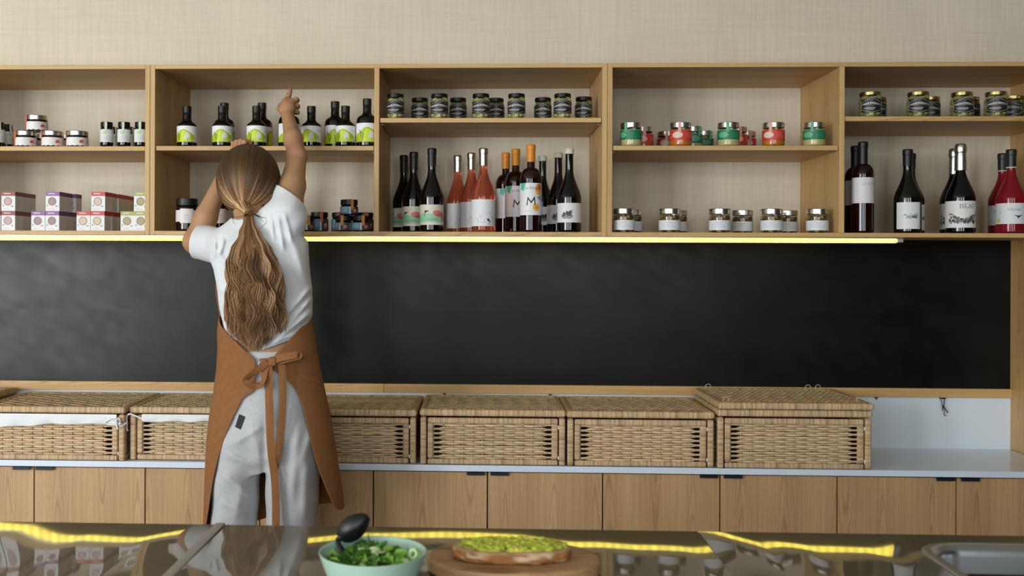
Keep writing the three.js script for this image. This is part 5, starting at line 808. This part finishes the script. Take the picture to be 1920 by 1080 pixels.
  // --- T-shirt
  const cottonMap = dataTex(256, 256, (x, y, o) => { const t = 0.97 + 0.06 * (vnoise(x / 1.6, y / 3, 95, 160, 85) - 0.5); o[0] = 232 * t; o[1] = 236 * t; o[2] = 240 * t; });
  const slDir = EL.clone().sub(SL).normalize(), srDir = ER.clone().sub(SR).normalize();
  const slEnd = W(366, 0, 0.6).x, cutR = W(553, 378, 0.72), nR = V(0.62, 0.74, -0.26).normalize();
  const sleeves = [cap(NB, SL, 0.050, 0.058), cap(SL, SL.clone().addScaledVector(slDir, 0.26), 0.060, 0.060), cap(NB, SR, 0.050, 0.055), cap(SR, SR.clone().addScaledVector(srDir, 0.16), 0.057, 0.057)];
  const holeL = cap(SL.clone().addScaledVector(slDir, 0.17), SL.clone().addScaledVector(slDir, 0.30), 0.0505, 0.0505), holeR = cap(SR.clone().addScaledVector(srDir, 0.055), SR.clone().addScaledVector(srDir, 0.25), 0.0485, 0.0485);
  const pxOf = (x, y, z) => toPx({ x, y, z });
  const foldLine = (u, v, ax, ay, bx, by, w, amp) => { const dx = bx - ax, dy = by - ay, L = Math.hypot(dx, dy), t = ((u - ax) * dx + (v - ay) * dy) / (L * L), n = ((u - ax) * -dy + (v - ay) * dx) / L; if (t < -0.1 || t > 1.1) return 0; return amp * Math.exp(-n * n / (w * w)) * smooth(-0.1, 0.2, t) * smooth(1.1, 0.75, t); };
  const shirtFolds = [[582, 540, 520, 610, 5, 0.006], [584, 560, 530, 622, 4, 0.005], [583, 585, 515, 640, 5, 0.006], [556, 625, 505, 646, 4, 0.004], [420, 560, 470, 610, 6, 0.004], [412, 535, 450, 590, 5, 0.004], [520, 400, 532, 470, 4, 0.004], [508, 404, 514, 452, 3, 0.0035], [533, 400, 548, 455, 4, 0.004], [420, 448, 412, 478, 4, 0.005], [404, 444, 402, 486, 3, 0.004], [398, 455, 425, 500, 5, 0.004], [545, 440, 572, 520, 8, 0.003], [440, 520, 420, 580, 6, 0.003]];
  const shirtF = (x, y, z) => {
    let d = oval(torso, x, y, z, 2.3); d = Math.max(d, y - NB.y - 0.02);
    for (const s of sleeves) d = smin(d, capsule(s, x, y, z), 0.035);
    if (d > 0.03) return d;
    const [u, v] = pxOf(x, y, z);
    if (z > 0.74) for (const f of shirtFolds) d -= 1.5 * foldLine(u, v, ...f);
    d -= 0.0016 * Math.sin(u * 0.11 + v * 0.05 + 3 * Math.sin(v * 0.03)) ;
    d = Math.max(d, -capsule(holeL, x, y, z)); d = Math.max(d, -capsule(holeR, x, y, z));
    d = Math.max(d, slEnd + 0.010 * Math.sin((y - SL.y) * 20) - x); d = Math.max(d, (x - cutR.x) * nR.x + (y - cutR.y) * nR.y + (z - cutR.z) * nR.z);
    d = Math.max(d, 0.062 - Math.hypot(x - NB.x, (y - NB.y - 0.040) * 0.9, z - 0.765));
    d = Math.max(d, (v - (656 - 0.36 * Math.abs(u - 494))) / 560);
    return d;
  };
  const shirt = netSurface(shirtF, [W(358, 0, 0.6).x, W(0, 668, 0.77).y, 0.56], [W(600, 0, 0.77).x, W(0, 340, 0.7).y, 0.90], 0.0047); boxUV(shirt, 1, 0, 0, 0.2, 0.2);
  part('t_shirt', seat(shirt), std({ map: cottonMap, roughness: 0.92 }), me);
  // --- trousers
  const linenT = dataTex(256, 256, (x, y, o) => { const t = 0.95 + 0.07 * (vnoise(x / 1.3, y / 4, 96, 197, 64) - 0.5) + 0.05 * (vnoise(x / 4, y / 1.3, 97, 64, 197) - 0.5); o[0] = 209 * t; o[1] = 211 * t; o[2] = 213 * t; });
  const legFolds = [[440, 830, 492, 800, 6, 0.006], [425, 850, 490, 880, 6, 0.008], [418, 890, 480, 935, 8, 0.007], [412, 940, 470, 965, 7, 0.006], [470, 790, 486, 860, 6, 0.005], [590, 800, 560, 880, 9, 0.006], [560, 800, 545, 950, 8, 0.005], [530, 860, 528, 980, 7, 0.005], [575, 860, 570, 975, 8, 0.005], [500, 850, 540, 900, 6, 0.005], [455, 900, 440, 980, 8, 0.004]];
  const trouserF = (x, y, z) => {
    const yc = W(0, 876, 0.75).y;
    let d = Math.max(oval(hips, x, y, z, 2.3), yc - y), l = Math.min(oval(legL, x, y, z, 2.2), oval(legR, x, y, z, 2.2)); l = Math.max(l, y - W(0, 765, 0.75).y);
    d = smin(d, l, 0.022);
    const cleft = Math.hypot((x - O.x) / 1.0, Math.max(0, y - 0.9)); 
    if (d > 0.04) return d;
    const [u, v] = pxOf(x, y, z);
    if (z > 0.72) { for (const f of legFolds) d -= foldLine(u, v, ...f); d += 0.010 * Math.exp(-((u - 497) ** 2) / 60) * smooth(720, 830, v); }
    d -= 0.0014 * Math.sin(v * 0.09 + u * 0.05);
    d = Math.max(d, y - W(0, 655.5, 0.86).y); d = Math.max(d, 0.065 - y);
    return d;
  };
  const trousers = netSurface(trouserF, [W(388, 0, 0.75).x, 0.05, 0.60], [W(612, 0, 0.75).x, W(0, 645, 0.75).y, 0.91], 0.0085); boxUV(trousers, 1, 0, 0, 0.25, 0.25);
  part('trousers', seat(trousers), std({ map: linenT, roughness: 0.92 }), me);
  const tagP = (() => { for (let z = 0.95; z > 0.7; z -= 0.001) { const p = W(450, 791, z); if (trouserF(p.x, p.y, p.z) < 0.0015) return p; } return W(453, 791, 0.87); })(), tg = part('trouser_tag', box(0.022, 0.044, 0.002, 0.0008), std({ color: 0x23282e, roughness: 0.7 }), me, [tagP.x - O.x, tagP.y, tagP.z - O.z], 'dark tag on the trouser seat'); tg.rotation.set(0, -0.3, -0.35);
  // shoes, out of sight behind the bench
  for (const [px, k] of [[441, 1], [550, -1]]) { const p = W(px, 1225, 0.74); const sh = netSurface((x, y, z) => Math.max(smin((Math.hypot((x - p.x) / 0.042, (y - 0.03) / 0.05, (z - 0.75) / 0.07) - 1) * 0.042, (Math.hypot((x - p.x) / 0.045, (y - 0.02) / 0.035, (z - 0.64) / 0.09) - 1) * 0.035, 0.03), 0.002 - y), [p.x - 0.06, 0, 0.52], [p.x + 0.06, 0.1, 0.84], 0.007); part('shoe', seat(sh), std({ color: 0xd9d6cf, roughness: 0.7 }), me); }
  // --- hair: cap combed back, pony tail, band
  const HR = V(0.1005, 0.1175, 0.108), TIE = W(466.5, 404, 0.842), hairMat = phys({ color: 0xffffff, vertexColors: true, roughness: 0.45, specularIntensity: 0.6 });
  const tdir = V(0, -0.80, 0.60).normalize();
  const shade = (k) => { const pal = [[0.040, 0.020, 0.007], [0.115, 0.058, 0.020], [0.285, 0.148, 0.066], [0.51, 0.298, 0.152], [0.75, 0.52, 0.325]]; const f = clamp(k, 0, 0.999) * 4, i = Math.floor(f), t = f - i; return pal[i].map((q, j) => lerp(q, pal[i + 1][j], t)); };
  const hairG = [], rh = rng(123);
  const onHead = (d, lift = 0) => V(HC.x + d.x * (HR.x + lift), HC.y + 0.004 + d.y * (HR.y + lift), HC.z + d.z * (HR.z + lift));
  hairG.push(tint((() => netSurface((x, y, z) => { const X = (x - HC.x) / (HR.x - 0.003), Y = (y - HC.y - 0.004) / (HR.y - 0.003), Z = (z - HC.z) / (HR.z - 0.003); return Math.max((Math.hypot(X, Y, Z) - 1) * 0.09, -(z - HC.z) * 0.8 - (y - HC.y) * 0.45 - 0.022, -0.085 - (y - HC.y)); }, [HC.x - 0.12, HC.y - 0.12, HC.z - 0.12], [HC.x + 0.12, HC.y + 0.14, HC.z + 0.125], 0.007))(), ...shade(0.28)));
  for (let i = 0; i < 1500; i++) {
    const a = (i / 1500) * 2 * Math.PI + rh() * 0.02, side = Math.cos(a), up = Math.sin(a);
    // start directions: a wide cone round the tie direction
    const e1 = V(1, 0, 0), e2 = tdir.clone().cross(e1).normalize(); const ang = up < -0.1 ? lerp(0.5, 1.1, rh()) : lerp(1.5, 2.95, Math.sqrt(rh()));
    if (up < -0.55) continue;
    const s = tdir.clone().multiplyScalar(Math.cos(ang)).addScaledVector(e1, side * Math.sin(ang)).addScaledVector(e2, up * Math.sin(ang)).normalize();
    if (s.z < -0.45 && s.y < 0.35) continue;
    const pts = [], om = Math.acos(clamp(s.dot(tdir), -1, 1)), lift = 0.0005 + 0.0025 * rh(), N = 16, sway = (rh() - 0.5) * 0.05;
    for (let k = 0; k <= N; k++) { const t = k / N * 0.90, d = s.clone().multiplyScalar(Math.sin((1 - t) * om) / Math.sin(om)).addScaledVector(tdir, Math.sin(t * om) / Math.sin(om)); d.x += sway * Math.sin(Math.PI * t); d.normalize(); pts.push(onHead(d, lift)); }
    const end = TIE.clone().add(V((rh() - 0.5) * 0.016, 0.006 + (rh() - 0.5) * 0.008, (rh() - 0.5) * 0.012)); pts.push(pts[N].clone().lerp(end, 0.5).add(V(0, 0, 0.003))); pts.push(end);
    const band = vnoise(side * up * 3 + a * 9 + 20, 0.5, 131), fine = rh(), base = 0.12 + 0.46 * band + 0.22 * (fine - 0.5) + (band > 0.62 ? 0.24 : 0) + 0.10 * Math.abs(side);
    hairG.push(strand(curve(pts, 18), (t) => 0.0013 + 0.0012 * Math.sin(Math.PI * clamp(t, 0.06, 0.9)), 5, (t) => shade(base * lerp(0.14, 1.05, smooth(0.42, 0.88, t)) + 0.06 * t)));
  }
  // a few loose wisps at the nape
  for (const [dx, dy, w] of [[0.055, -0.010, 1], [0.045, -0.020, 0.8], [-0.052, -0.006, -1], [0.060, -0.030, 1.3]]) hairG.push(strand(curve([TIE.clone().add(V(dx * 0.2, 0.006, -0.01)), TIE.clone().add(V(dx * 0.6, -0.004, -0.012)), TIE.clone().add(V(dx, dy, -0.006)), TIE.clone().add(V(dx * 0.95, dy - 0.016, 0.0)), TIE.clone().add(V(dx * 0.8, dy - 0.022, 0.002))], 16), (t) => 0.0010 * (1 - 0.6 * t), 5, shade(0.2)));
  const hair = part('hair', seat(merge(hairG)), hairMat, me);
  const path = new THREE.CatmullRomCurve3([TIE, W(467, 425, 0.866), W(471, 460, 0.888), W(474, 510, 0.902), W(478, 565, 0.900), W(478, 610, 0.888), W(480, 655, 0.886)]);
  const wid = (t) => { const k = [[0, 7], [0.06, 9], [0.16, 18], [0.28, 33], [0.38, 41], [0.48, 44], [0.6, 46], [0.75, 49], [0.88, 46], [1, 27]]; for (let i = 1; i < k.length; i++) if (t <= k[i][0]) return lerp(k[i - 1][1], k[i][1], smooth(k[i - 1][0], k[i][0], t)) / 590; return 27 / 590; };
  const tailG = [], locks = []; for (let i = 0; i < 30; i++) { const q = Math.sqrt(rh()), a = rh() * 6.283; locks.push({ x: q * Math.cos(a), z: q * Math.sin(a), ph: rh() * 6.28, am: 0.006 + 0.009 * rh(), fr: 9 + 6 * rh(), c: rh(), len: 0.84 + 0.17 * rh() }); }
  for (let i = 0; i < 2300; i++) {
    const L = locks[i % locks.length], ox = L.x + (rh() - 0.5) * 0.62, oz = L.z + (rh() - 0.5) * 0.62, len = clamp(L.len + (rh() - 0.5) * 0.08 - 0.06 * Math.abs(ox), 0.7, 1.02), pts = [], N = 30, jx = (rh() - 0.5) * 0.6, c = 0.44 + 0.46 * (L.c - 0.4) + 0.36 * (rh() - 0.5);
    for (let k = 0; k <= N; k++) { const t = k / N * len, p = path.getPointAt(clamp(t, 0, 1)), w = wid(clamp(t, 0, 1)), curl = smooth(0.12, 0.5, t); p.x += clamp(ox, -1.08, 1.08) * w + L.am * 0.85 * curl * Math.sin((L.fr + 5 * oz) * t * 1.6 + L.ph + jx * t); p.z += oz * w * 0.42 + 0.008 * curl * Math.cos(L.fr * t * 1.4 + L.ph * 1.7); if (t > 1) p.y -= (t - 1) * 0.4; pts.push(p); }
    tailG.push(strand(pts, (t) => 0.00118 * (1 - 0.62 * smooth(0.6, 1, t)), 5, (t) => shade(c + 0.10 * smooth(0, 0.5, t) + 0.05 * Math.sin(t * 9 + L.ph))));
  }
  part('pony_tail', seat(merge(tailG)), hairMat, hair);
  const tieG = []; for (let k = 0; k < 4; k++) { const tor = new THREE.TorusGeometry(0.0125, 0.0024, 8, 28); tor.rotateX(Math.PI / 2 - 0.75); tieG.push(moved(tor, TIE.x, TIE.y + 0.004 - k * 0.0022, TIE.z + 0.001 + k * 0.0022)); }
  part('hair_band', seat(merge(tieG)), std({ color: 0x6b4526, roughness: 0.6 }), hair, undefined, 'brown hair band');
  // --- apron
  const twill = dataTex(256, 256, (x, y, o) => { const t = 0.95 + 0.05 * Math.sin((x + y) * Math.PI / 2) * 0.4 + 0.10 * (vnoise(x / 2, y / 2, 98, 128, 128) - 0.5) + 0.08 * (vnoise(x / 30, y / 30, 99, 9, 9) - 0.5); o[0] = 152 * t; o[1] = 101 * t; o[2] = 57 * t; });
  const apronMat = std({ map: twill, roughness: 0.88 }), strapMat = std({ map: twill, roughness: 0.85 });
  const edge = (k) => (v) => { if (v <= k[0][0]) return k[0][1]; for (let i = 1; i < k.length; i++) if (v <= k[i][0]) return lerp(k[i - 1][1], k[i][1], (v - k[i - 1][0]) / (k[i][0] - k[i - 1][0])); return k[k.length - 1][1]; };
  const oL = edge([[590, 413], [620, 409], [650, 410], [690, 408], [735, 402], [775, 395], [817, 390], [870, 387], [923, 385], [983, 383], [1020, 382]]), oR = edge([[590, 582], [605, 584], [620, 587], [666, 595], [711, 604], [785, 620], [859, 632], [930, 643], [952, 645]]);
  const iL = edge([[590, 414], [605, 420], [620, 436], [640, 462], [655, 480], [668, 494], [690, 497], [722, 494], [731, 484], [735, 474], [771, 455], [810, 437], [845, 425], [890, 413], [940, 404], [980, 396], [1020, 388]]), iR = edge([[590, 581], [600, 577], [612, 571], [625, 560], [640, 547], [655, 533], [668, 523], [684, 524], [690, 532], [702, 548], [718, 563], [736, 572], [754, 578], [789, 586], [838, 597], [873, 607], [910, 620], [944, 633], [952, 641]]);
  const rzA = edge([[590, 0.118], [660, 0.122], [720, 0.135], [780, 0.144], [860, 0.146], [1020, 0.150]]), zA = 0.752;
  const apron = slab(96, 84, (u, v) => {
    const yEnd = lerp(1016, 951, smooth(0.15, 0.85, u)), py = lerp(592, yEnd, v), l = oL(py), r = oR(Math.min(py, 951)), il = iL(py), ir = iR(Math.min(py, 951)), c = (l + r) / 2, a = (r - l) / 2;
    const tl = Math.acos(clamp((il - c) / a, -1, 1)), tr = Math.acos(clamp((ir - c) / a, -1, 1));  // back arcs: tl > tr
    const th = lerp(tl, 2 * Math.PI + tr, u), px = c + a * Math.cos(th), q = W(px, py, zA), back = Math.sin(th) > 0 ? 1 : 0.86;
    const wave = 0.004 * Math.sin(th * 7 + v * 2) * v;
    return V(q.x, q.y, zA + Math.sin(th) * (rzA(py) * back + wave));
  }, 0.0022);
  const ap = new THREE.Group(); ap.name = 'apron'; me.add(ap);
  { const uv = apron.attributes.uv; for (let i = 0; i < uv.count; i++) uv.setXY(i, uv.getX(i) * 10, uv.getY(i) * 7); }
  part('apron_skirt', seat(apron), apronMat, ap);
  const bib = slab(30, 20, (u, v) => { const th = lerp(Math.PI * 1.24, Math.PI * 1.76, u), q = torso(W(0, lerp(470, 600, v), zA).y); return V(q.x + Math.cos(th) * (q.rx + 0.012), W(0, lerp(470, 600, v), zA).y, q.z + Math.sin(th) * (q.rz + 0.013)); }, 0.0022);
  part('bib', seat(bib), apronMat, ap);
  const ribbon = (pts, w, nrm, n = 40, t = 0.0016) => { const cv = curve(pts, n); return slab(2, n, (u, v) => { const i = Math.round(v * n), tn = cv[Math.min(n, i + 1)].clone().sub(cv[Math.max(0, i - 1)]).normalize(), nn = typeof nrm === 'function' ? nrm(v) : nrm, side = tn.clone().cross(nn).normalize(); return cv[i].clone().addScaledVector(side, (u - 0.5) * w); }, t); };
  const Zf = V(0, 0, 1), bz = 0.893;
  part('strap', seat(ribbon([W(503, 678, bz + 0.006), W(503.5, 700, bz + 0.006), W(505, 760, bz + 0.012), W(507, 820, bz + 0.008), W(510, 858, bz + 0.002), W(514, 885, bz - 0.008), W(517, 930, bz - 0.014), W(517.5, 1000, bz - 0.018)], 0.0248, Zf, 60)), strapMat, ap);
  part('strap', seat(ribbon([W(528, 684, bz + 0.004), W(530, 705, bz + 0.004), W(530, 760, bz + 0.009), W(526, 815, bz + 0.005), W(519, 862, bz - 0.002), W(515, 880, bz - 0.010)], 0.0225, V(0.35, 0, 1).normalize(), 50)), strapMat, ap);
  part('bow_loop', seat(ribbon([W(501, 678, bz + 0.010), W(487, 691, bz + 0.018), W(470, 703, bz + 0.024), W(461, 712, bz + 0.026), W(462, 719, bz + 0.024), W(474, 724, bz + 0.022), W(488, 722, bz + 0.020), W(494, 713, bz + 0.016), W(496, 698, bz + 0.010), W(502, 680, bz + 0.006)], 0.021, (v) => { const a = v * 6.283; return V(-0.75 * Math.cos(a + 2.2), 0.75 * Math.sin(a + 2.2), 0.75).normalize(); }, 60)), strapMat, ap);
  part('bow_loop', seat(ribbon([W(508, 677, bz + 0.010), W(525, 671, bz + 0.016), W(545, 667, bz + 0.016), W(558, 665.5, bz + 0.010), W(560, 667, bz + 0.003), W(545, 671, bz + 0.002), W(512, 680, bz + 0.004)], 0.023, V(0, 0.25, 1).normalize(), 50)), strapMat, ap);
  part('tie_band', seat(ribbon([W(488, 680, bz - 0.014), W(500, 679, bz), W(512, 679, bz + 0.002), W(530, 680, bz - 0.002)], 0.026, Zf, 20)), strapMat, ap);
  const kn = W(511, 678, bz + 0.012); part('knot', seat(moved(new RoundedBoxGeometry(0.026, 0.029, 0.016, 4, 0.0075), kn.x, kn.y, kn.z)), strapMat, ap);
  const ey = W(488.5, 681.5, bz + 0.001); part('eyelet', seat(moved(new THREE.TorusGeometry(0.0052, 0.0018, 8, 20), ey.x, ey.y, ey.z + 0.004)), silver, ap, undefined, 'silver eyelet');
  part('side_strap', seat(ribbon([W(405, 532, 0.72), W(405.5, 550, 0.735), W(409, 572, 0.745), W(413.5, 596, 0.75)], 0.012, V(-1, 0, 0.5).normalize(), 24)), strapMat, ap);
}
renderer.render(scene, camera);
